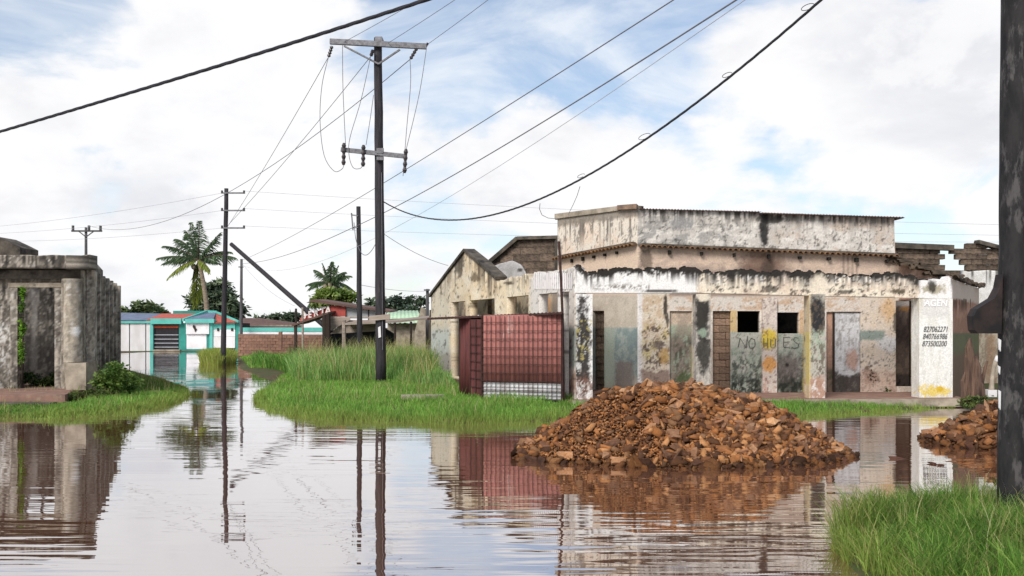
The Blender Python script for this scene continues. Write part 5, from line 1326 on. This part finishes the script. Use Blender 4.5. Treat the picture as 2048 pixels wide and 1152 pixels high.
def col_wn(x, y):
    p = Paint(x, y, S(220, 218, 214)); t = 541 + (x - 1930) * .02; p.streak(t, 30, S(70, 68, 62), .85, 3, .5, 7); p.mott(S(190, 186, 180), 14, 14, .55, .1, .6, 4); p.mix(sstep(655, 668, y) * .85, S(170, 156, 132)); p.mott(S(120, 104, 88), 8, 16, .52, .08, .7, 6, sstep(655, 670, y)); p.rect(1972, 670, 1990, 800, S(150, 122, 98), .7, 3, 4); return p
grid_wall('wall', WN, 0, WN.L, .05, WN.prof([(1930, 541), (2180, 547)]), wn, col_wn, th=.3, cell=.05, jag=lambda u: (fbm(u * 3, u * 0, 2, 3) - .5) * .1)
bo = thing('concrete_baluster', 'white leaning concrete post beside the near pole', 'post', P(1984, 790, 27))
MB().tube([P(1982, 792, 27), P(1983, 775, 27), P(1984, 760, 27), P(1987, 735, 27), P(1992, 722, 27)], [.11, .07, .06, .055, .07], 10).build('shaft', M['concrete'], bo, True); MB().tube([P(1994, 724, 27), P(1997, 712, 27)], [.1, .07], 8).build('head', M['whitewall'], bo, True); MB().rect(1976, 780, 1994, 794, 26.9, .3).build('foot', M['whitewall'], bo)
stp = thing('dead_tree_stump', 'split dead tree trunk standing beside the white numbered pier', 'tree stump', P(1945, 803, 25.6))
YT = 25.6
MB().tube([P(1945, 815, YT), P(1944, 780, YT), P(1941, 730, YT), P(1938, 695, YT), P(1940, 676, YT)], [.24, .15, .13, .10, .02], 9).build('trunk', M['bark'], stp)
MB().tube([P(1954, 812, YT - .1), P(1956, 770, YT - .1), P(1955, 735, YT - .1), P(1951, 712, YT - .1)], [.16, .10, .09, .03], 9).build('trunk', M['bark'], stp, True)
MB().tube([P(1962, 806, YT), P(1964, 765, YT), P(1970, 735, YT), P(1975, 722, YT)], [.10, .05, .04, .02], 7).build('branch', M['bark'], stp, True)
MB().tube([P(1930, 812, YT - .1), P(1930, 770, YT), P(1932, 720, YT), P(1934, 700, YT)], [.14, .06, .05, .02], 7).build('branch', M['bark'], stp, True)
for k in range(9):
    rr = random.Random(70 + k); x = 1927 + k * 4.6; tp_ = rr.uniform(690, 750) if k < 6 else rr.uniform(735, 770); yy = YT - .18 + rr.uniform(0, .2)
    MB().tube([P(x + 2, 812, yy), P(x + rr.uniform(-2, 2), 780, yy), P(x + rr.uniform(-3, 3), (tp_ + 780) / 2, yy), P(x + rr.uniform(-3, 3), tp_, yy)], [.09, .065, .05, .012], 6).build('splinter', M['bark'], stp)
cs = thing('concrete_slab', 'flat pale concrete slab lying in the grass left of the kiosk', 'slab', P(845, 797, 26)); cg = P(845, 796, 26)
MB().box((cg.x, cg.y, .30), (1.1, .7, .09), .1).build('slab', M['concrete'], cs)

# ------------------------------------------------------------------ trees, palms, bushes
def leaf_mesh(centers, size, cols, r, up=0.5, asp=2.2):
    """many leaf blades: one folded diamond each"""
    n = len(centers); a = rng.uniform(0, 2 * np.pi, n); el = rng.normal(-.25, .5, n); s = size * rng.uniform(.6, 1.3, n)
    d = np.stack([np.cos(a) * np.cos(el), np.sin(a) * np.cos(el), np.sin(el)], -1)
    w = np.cross(d, rng.normal(0, 1, (n, 3)) * .5 + np.array((0, 0, 1.0))); w /= np.linalg.norm(w, axis=1)[:, None] + 1e-9
    L, W = (d * s[:, None]), (w * (s / asp)[:, None] * .5)
    V = np.stack([centers, centers + L * .45 + W, centers + L, centers + L * .45 - W], 1).reshape(-1, 3)
    T = np.arange(n * 4).reshape(-1, 4)
    return V, T, np.repeat(cols, 4, 0)
def tree(name, label, cat, Y, base_px, blobs, n, size, palette, group=None, depth=1.0, trunk_r=.2, trunk_m='trunk', gaps=.5, parts=('crown', 'trunk')):
    base = P(base_px[0], base_px[1], Y); t = thing(name, label, cat, base, group); tot = sum(b[2] * b[3] for b in blobs); V, T, C = [], [], []; k0 = 0
    for i, (bx, by, rx, ry) in enumerate(blobs):
        m = max(20, int(n * rx * ry / tot)); c = P(bx, by, Y + rng.uniform(-1, 1) * rx / FPX * Y * .5 * depth); R3 = np.array((rx, rx * depth, ry)) / FPX * Y
        # sub-clumps inside every lobe give light and dark tufts with gaps
        nc = max(4, int(m / 45)); cc = rng.normal(0, 1, (nc, 3)); cc /= np.linalg.norm(cc, axis=1)[:, None]; cc *= rng.uniform(.35, 1.0, (nc, 1)) ** .6
        pick = rng.integers(0, nc, m); q = cc[pick] + rng.normal(0, .16 + .1 * (1 - gaps), (m, 3)); pos = np.array(c) + q * R3
        tone = rng.uniform(.75, 1.2, nc)[pick] * rng.uniform(.8, 1.2, m); pc = np.array(palette)[rng.integers(0, len(palette), nc)[pick]] * tone[:, None]
        v, f, co = leaf_mesh(pos - np.array(base), size, pc, rng); V.append(v); T.append(f + k0); k0 += len(v); C.append(co)
        if trunk_r > 0:
            mid = base.lerp(c, .55) + Vector((0, 0, .1)); MB().tube([base - Vector((0, 0, .2)) if i == 0 else base.lerp(P(*blobs[0][:2], Y), .35), mid, c], [trunk_r if i == 0 else trunk_r * .55, trunk_r * .45, trunk_r * .12], 7).build(parts[1] if i == 0 else 'limb', M[trunk_m], t, True)
    link_mesh(parts[0], fast_mesh(parts[0], np.concatenate(V), np.concatenate(T), np.concatenate(C), 4), M['leafy'], t)
    return t
DKG = [S(92, 108, 86), S(106, 122, 94), S(78, 94, 78), S(120, 132, 102)]
MDG = [S(84, 104, 64), S(104, 122, 78), S(70, 88, 56), S(122, 136, 92)]
YLG = [S(116, 138, 62), S(138, 156, 76), S(96, 120, 54), S(152, 166, 96)]
tree('leafy_tree', 'dark dense tree behind the tall palm and the street pole', 'tree', 118, (440, 692), [(425, 600, 36, 34), (455, 615, 30, 30), (408, 590, 18, 20), (470, 625, 20, 18), (430, 568, 20, 12), (395, 608, 16, 18)], 5200, .75, DKG, trunk_r=.35)
tree('leafy_tree', 'rounded far tree above the left end of the teal house roof', 'tree', 150, (292, 690), [(288, 618, 24, 13), (312, 624, 22, 9)], 1500, .9, MDG, trunk_r=.3)
tree('leafy_tree', 'low far tree just beyond the ruin, left of the teal roof', 'tree', 150, (252, 690), [(250, 626, 16, 10), (262, 628, 12, 8)], 700, .9, MDG, trunk_r=.25)
tree('leafy_tree', 'sparse tree behind the green roofed house', 'tree', 92, (800, 690), [(800, 605, 26, 16), (830, 606, 22, 14), (775, 610, 22, 13), (748, 606, 14, 10), (815, 618, 30, 10)], 1600, .55, DKG, trunk_r=.22, gaps=.9)
tree('leafy_tree', 'dark far thicket left of the leaning pole foot', 'tree', 130, (560, 690), [(548, 637, 20, 8), (580, 634, 18, 8), (520, 640, 16, 7)], 900, .8, DKG, trunk_r=.2)
tree('leafy_bush', 'bright yellow-green bush on top of the stall roof line', 'bush', 56, (665, 690), [(662, 592, 30, 15), (690, 594, 18, 13), (640, 602, 16, 11)], 2600, .32, YLG, trunk_r=.1)

def palm(label, Y, base_px, crown_px, fronds, trunk_r, seed, scale=1.0, bend=0):
    r = random.Random(seed); base = P(*base_px, Y); top = P(*crown_px, Y); t = thing('palm_tree', label, 'palm tree', base, 'palm trees')
    tp = [base.lerp(top, k / 8) + Vector((math.sin(k / 8 * 3.1) * bend, 0, 0)) for k in range(9)]
    MB().tube(tp, [trunk_r * (1.25 - .5 * k / 8) for k in range(9)], 9).build('trunk', M['palm_trunk'], t, True)
    for i, (ex, ey, droop, tone) in enumerate(fronds):
        e = P(ex, ey, Y + r.uniform(-2.2, 2.2)); L = (e - top).length; V, T, C = [], [], []; n = 30
        ctrl = top.lerp(e, .55) + Vector((0, 0, L * droop)); pal = [S(84, 108, 74), S(100, 122, 82), S(72, 92, 68)] if tone == 0 else ([S(150, 158, 60), S(128, 142, 56), S(104, 124, 52)] if tone == 1 else [S(108, 98, 70), S(84, 78, 58)])
        pts = [top * ((1 - s) ** 2) + ctrl * (2 * s * (1 - s)) + e * (s * s) for s in [k / n for k in range(n + 1)]]
        MB().tube(pts, [.07 * scale * (1 - .8 * k / n) for k in range(n + 1)], 5).build('frond_rib', M['palm_trunk'] if tone == 2 else M['trunk'], t)
        for k in range(2, n + 1):
            s = k / n; p = pts[k]; tan = (pts[k] - pts[k - 1]).normalized(); side = tan.cross(Vector((0, 0, 1))); side = side.normalized() if side.length > .05 else Vector((1, 0, 0)); ln = L * .24 * math.sin(min(1, s * 1.15) * 2.7 + .25) + L * .05
            for sg in (-1, 1):
                for sub in range(2):
                    pp = p + tan * (L / n) * (sub * .5); d = (side * sg * r.uniform(.5, .9) + tan * r.uniform(.5, .8) + Vector((0, 0, -r.uniform(.35, .9)))).normalized(); l = ln * r.uniform(.75, 1.1); wv = d.cross(Vector((r.uniform(-.3, .3), 1, .2))).normalized() * .034 * scale * r.uniform(.8, 1.3)
                    b = len(V); q = pp + d * l * .5; tip = pp + d * l + Vector((0, 0, -l * .18)); V += [pp - wv * .5, pp + wv * .5, q + wv, q - wv, tip + wv * .15, tip - wv * .15]; T += [(b, b + 1, b + 2, b + 3), (b + 3, b + 2, b + 4, b + 5)]; cc = r.choice(pal) * r.uniform(.75, 1.2); C += [cc] * 6
        fr = fast_mesh('frond', np.array([v - base for v in V]), np.array(T), np.array(C), 4); link_mesh('frond', fr, M['leafy'], t)
    mb = MB()
    for k in range(9):
        a = r.uniform(0, 6.3); c = top + Vector((math.cos(a) * .45 * scale, math.sin(a) * .45 * scale, -.3 * scale - r.uniform(0, .5))); mb.tube([c + Vector((0, 0, .18)), c + Vector((0, 0, .1)), c - Vector((0, 0, .1)), c - Vector((0, 0, .18))], [.05, .17 * scale, .17 * scale, .05], 7)
    mb.build('coconut_cluster', M['palm_trunk'], t, True); return t
palm('tall coconut palm leaning above the teal house', 105, (414, 690), (397, 520),
     [(383, 446, .10, 0), (399, 443, .06, 0), (372, 462, .14, 0), (352, 478, .2, 0), (328, 492, .16, 0), (316, 516, .14, 0), (328, 526, .16, 0), (336, 556, .22, 1), (386, 562, .10, 2), (440, 466, .06, 0), (432, 480, .12, 0), (462, 504, .2, 0), (470, 515, .14, 0), (440, 528, .16, 0), (418, 545, .2, 1), (390, 612, .02, 1)], .26, 3, 1.2, .35)
palm('shorter coconut palm behind the market stall', 84, (662, 690), (660, 566),
     [(645, 527, .08, 0), (664, 524, .06, 0), (630, 540, .14, 0), (618, 578, .24, 0), (613, 570, .18, 0), (625, 604, .24, 0), (702, 552, .20, 0), (708, 582, .26, 0), (690, 544, .14, 0), (676, 532, .08, 0), (700, 600, .26, 0), (612, 622, .12, 0)], .22, 9, 1.0, 0)

tree('leafy_bush', 'green bush against the flank of the mouldy ruin', 'bush', 27.6, (228, 782), [(225, 752, 28, 28), (250, 765, 24, 18), (200, 765, 14, 14)], 2600, .13, [S(86, 116, 50), S(104, 134, 60), S(70, 98, 44), S(128, 150, 74)], trunk_r=.03)
tree('weedy_plants', 'low weeds growing inside the ruin doorway', 'plant', 29.6, (80, 770), [(60, 758, 20, 13), (95, 756, 24, 13), (120, 762, 14, 10)], 1500, .12, [S(78, 100, 46), S(96, 112, 54), S(60, 78, 40)], trunk_r=.02)
tree('climbing_vine', 'green vine hanging beside the ruin doorway', 'plant', 28.05, (44, 745), [(46, 600, 6, 26), (44, 650, 5, 30), (44, 705, 5, 30)], 700, .10, [S(104, 150, 40), S(126, 166, 56), S(84, 122, 38)], trunk_r=.015)
tree('weedy_plants', 'weeds at the foot of the pedestal by the ruin porch', 'plant', 26.6, (160, 800), [(150, 795, 28, 12), (190, 785, 18, 12), (110, 802, 20, 9)], 1300, .12, [S(98, 112, 52), S(120, 128, 64), S(80, 96, 46)], trunk_r=.02)
for px, py, rx, ry, lab in ((1366, 768, 12, 16, 'small weed at the plastered doorway, left of the second pier'), (1576, 780, 20, 8, 'low weeds under the right small window'), (1762, 778, 20, 9, 'low weeds at the wall foot beside the open doorway'), (1738, 752, 9, 12, 'brown dry weed clinging to the wall right of the grey door panel'), (1830, 782, 8, 8, 'weed tuft at the inner foot of the white pier')):
    tree('wall_weed', lab, 'plant', 29.3, (px, py + ry), [(px, py, rx, ry)], 240, .10, [S(74, 98, 44), S(96, 116, 56), S(60, 76, 40)] if py != 752 else [S(104, 84, 58), S(82, 66, 48)], trunk_r=.012)
tree('weedy_plants', 'weeds round the foot of the dead trunk', 'plant', 25.2, (1945, 812), [(1938, 803, 20, 9), (1962, 803, 16, 10)], 500, .11, [S(80, 100, 50), S(98, 110, 58), S(66, 80, 44)], trunk_r=.01)

# ------------------------------------------------------------------ grass
def grass(name, label, x, y, h, w, palette, lean=.35, dry=0.0, zoff=-.02, tone=None, base=None):
    n = len(x); z = ground_z(x, y) + zoff; a = rng.uniform(0, 2 * np.pi, n); l = np.abs(rng.normal(lean, lean * .5, n)) * h
    d = np.stack([np.cos(a), np.sin(a), np.zeros(n)], -1); fa = rng.uniform(0, np.pi, n); s = np.stack([np.cos(fa), np.sin(fa) * .6, np.zeros(n)], -1) * w[:, None] * .5; p = np.stack([x, y, z], -1); up = np.array((0, 0, 1.0))
    m1 = p + d * (l * .25)[:, None] + up * (h * .55)[:, None]; m2 = p + d * (l * .62)[:, None] + up * (h * .86)[:, None]; tip = p + d * l[:, None] + up * (h * (1 - .25 * (l / h) ** 2))[:, None]
    V = np.stack([p - s, p + s, m1 + s * .85, m1 - s * .85, m2 + s * .5, m2 - s * .5, tip], 1); b = np.arange(n)[:, None] * 7
    T = np.concatenate([b + np.array([[0, 1, 2]]), b + np.array([[0, 2, 3]]), b + np.array([[3, 2, 4]]), b + np.array([[3, 4, 5]]), b + np.array([[5, 4, 6]])])
    pal = np.array(palette); c = pal[rng.integers(0, len(pal), n)] * rng.uniform(.8, 1.2, n)[:, None]
    if tone is not None: c = c * tone[:, None]
    if dry > 0:
        k = rng.uniform(0, 1, n) < dry; c[k] = S(168, 160, 104) * rng.uniform(.7, 1.1, (k.sum(), 1))
    k = sstep(.45, .0, land_sd(x, y) + rng.normal(0, .12, n))[:, None] * .5; c = c * (1 - k) + S(136, 136, 68) * k      # yellowed at the shore: submerged blades, plus their reflections put into the colour
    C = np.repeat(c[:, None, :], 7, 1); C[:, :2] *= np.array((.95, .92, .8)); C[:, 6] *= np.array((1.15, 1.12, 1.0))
    me = fast_mesh(name, V.reshape(-1, 3), T, C.reshape(-1, 3)); o = link_mesh(name, me, M['grass']); tag(o, label, 'grass', kind='stuff'); return o
def scatter(poly, n, edge=0.0, keep=None):
    xs = [p[0] for p in poly]; ys = [p[1] for p in poly]; X, Y = [], []
    got = 0
    while got < n:
        x = rng.uniform(min(xs), max(xs), n * 2); y = rng.uniform(min(ys), max(ys), n * 2); k = sd_poly(x, y, poly) > edge
        if keep is not None: k &= keep(x, y)
        X.append(x[k]); Y.append(y[k]); got += k.sum()
        if k.sum() == 0: break
    return np.concatenate(X)[:n], np.concatenate(Y)[:n]
GP = [S(112, 158, 62), S(130, 176, 76), S(94, 140, 52), S(148, 186, 90), S(102, 148, 62), S(124, 154, 70)]
def clump(x, y, seed, sc): return .50 + 1.0 * fbm(x * sc, y * sc, seed, 5, .75)
def patchy(x, y): return fbm(x * 1.4, y * 1.4, 61, 4, .7) + rng.normal(0, .08, len(x)) > .40
def not_floor(x, y):
    q = (x - FRONT.p0[0]) * FRONT.d[0] + (y - FRONT.p0[1]) * FRONT.d[1]; v = (x - FRONT.p0[0]) * FRONT.nin[0] + (y - FRONT.p0[1]) * FRONT.nin[1]
    return ~((q > -.1) & (v > -.72)) & patchy(x, y)
# verge in front of the kiosk and round the tall pole
vx, vy = scatter(poly_px([(505, 801), (540, 826), (640, 842), (760, 850), (900, 854), (1050, 852), (1180, 848), (1400, 845), (1560, 842), (1660, 836), (1760, 829), (1850, 821), (1910, 816), (1905, 806), (1640, 809), (1180, 808), (1130, 800), (920, 790), (870, 760), (760, 745), (640, 742), (590, 752), (560, 764), (552, 775)]), 120000, 0, not_floor)
d_ = np.clip(vy / 26, .7, 2); hh = (.10 + .24 * fbm(vx * .8, vy * .8, 41)) * rng.uniform(.5, 1.3, len(vx)) * np.where(vx > 4.5, .75 - .25 * sstep(5, 11, vx), 1.0)
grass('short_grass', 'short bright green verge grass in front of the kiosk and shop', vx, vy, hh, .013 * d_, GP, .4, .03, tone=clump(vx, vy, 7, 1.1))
# tall rank grass behind, up to the stall
tx, ty = scatter([(-8.0, 36.5), (-6.6, 33.8), (-4.6, 33.6), (-2.6, 31.5), (-1.7, 29.2), (-2.3, 33), (-3.6, 40.5), (-4.5, 44), (-8.6, 44.2), (-9.4, 42)], 24000)
hh = (.55 + .75 * fbm(tx * .7, ty * .7, 43)) * rng.uniform(.55, 1.2, len(tx)) * np.clip((ty - 30) / 5, .6, 1.1)
grass('tall_grass', 'tall rank reedy grass between the stall and the tall pole', tx, ty, hh, rng.uniform(.014, .03, len(tx)), [S(112, 156, 76), S(132, 172, 92), S(98, 138, 66), S(150, 184, 112)], .28, .10, tone=clump(tx, ty, 9, .9))
fx, fy = scatter(poly_px([(480, 716), (500, 738), (560, 742), (640, 738), (760, 748), (760, 726), (640, 716), (560, 712)]), 26000)
grass('short_grass', 'distant verge grass in front of the brown block wall', fx, fy, .16 * rng.uniform(.5, 1.3, len(fx)), rng.uniform(.025, .04, len(fx)), GP, .4, .05, tone=clump(fx, fy, 12, .5))
bx, by = scatter([(-13.6, 52), (-10.6, 46), (-8.8, 40), (-7.6, 38.5), (-8, 44.5), (-10, 52)], 7000)
grass('tall_grass', 'green scrubby grass round the stall posts', bx, by, (.35 + .6 * fbm(bx * .6, by * .6, 3)) * rng.uniform(.6, 1.2, len(bx)), rng.uniform(.025, .045, len(bx)), [S(92, 136, 56), S(110, 152, 66), S(80, 120, 50)], .35, .05, tone=clump(bx, by, 15, .7))
# verge of the ruin
lx, ly = scatter(poly_px([(-160, 846), (0, 842), (120, 840), (210, 836), (290, 823), (350, 807), (381, 790), (360, 770), (310, 754), (262, 744), (236, 735), (200, 790), (130, 806), (-160, 808)]), 52000, 0, patchy)
hh = (.08 + .26 * fbm(lx * .8, ly * .8, 47)) * rng.uniform(.5, 1.3, len(lx)) * (.45 + .55 * sstep(-11.6, -10.6, lx)); lt = clump(lx, ly, 17, 1.0) * (.72 + .28 * sstep(-11.8, -10.4, lx))
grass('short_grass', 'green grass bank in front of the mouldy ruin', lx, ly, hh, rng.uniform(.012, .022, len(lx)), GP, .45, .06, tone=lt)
# tussock at the street pole
ux, uy = scatter(poly_px([(400, 728), (430, 732), (470, 728), (472, 722), (435, 718), (402, 721)]), 6000)
grass('tussock', 'yellow-green grass tussock round the foot of the street pole', ux, uy, (.3 + .6 * rng.uniform(0, 1, len(ux))), rng.uniform(.025, .045, len(ux)), [S(138, 158, 62), S(156, 172, 78), S(118, 140, 54)], .4, .12)
# near corner: long fine blades leaning over the water
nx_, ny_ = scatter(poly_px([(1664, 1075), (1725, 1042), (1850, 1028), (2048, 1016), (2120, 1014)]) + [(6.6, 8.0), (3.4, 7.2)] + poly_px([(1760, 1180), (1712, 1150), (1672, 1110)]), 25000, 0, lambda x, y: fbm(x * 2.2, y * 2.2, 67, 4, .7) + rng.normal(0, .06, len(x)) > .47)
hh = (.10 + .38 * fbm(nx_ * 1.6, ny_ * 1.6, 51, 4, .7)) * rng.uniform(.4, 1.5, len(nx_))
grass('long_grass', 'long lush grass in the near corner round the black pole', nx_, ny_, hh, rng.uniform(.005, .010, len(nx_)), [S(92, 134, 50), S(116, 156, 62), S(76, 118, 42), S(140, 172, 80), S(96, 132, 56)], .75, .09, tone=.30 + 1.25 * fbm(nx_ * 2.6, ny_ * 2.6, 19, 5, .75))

# dry stalks and seed heads standing above the green
def stalks(label, poly, n, h0, h1, w, keep=None):
    x, y = scatter(poly, n, 0, keep); c = fbm(x * .9, y * .9, 71, 4) > .5; x, y = x[c], y[c]
    grass('dry_stalks', label, x, y, rng.uniform(h0, h1, len(x)), rng.uniform(w * .7, w * 1.3, len(x)), [S(176, 170, 116), S(150, 156, 92), S(188, 180, 136), S(122, 142, 74)], .3, .3)
stalks('dry stalks scattered through the verge in front of the kiosk', poly_px([(540, 815), (760, 842), (1050, 842), (1120, 815), (920, 792), (870, 765), (640, 750), (560, 770)]), 2400, .22, .5, .012, not_floor)
stalks('pale seed stems in the rank grass by the tall pole', [(-8.0, 36.5), (-6.6, 33.8), (-4.6, 33.6), (-2.6, 31.5), (-2.3, 33), (-3.6, 40.5), (-4.5, 44), (-8.6, 44.2)], 3000, .9, 1.75, .016)
stalks('dry stalks on the bank in front of the ruin', poly_px([(0, 838), (210, 830), (350, 803), (360, 775), (262, 748), (200, 795), (0, 806)]), 1500, .2, .45, .012)
stalks('dry stems in the near corner grass', poly_px([(1690, 1085), (1850, 1032), (2048, 1020), (2100, 1018)]) + [(6.4, 8.2), (3.6, 7.6)] + poly_px([(1720, 1140)]), 1500, .3, .62, .006)
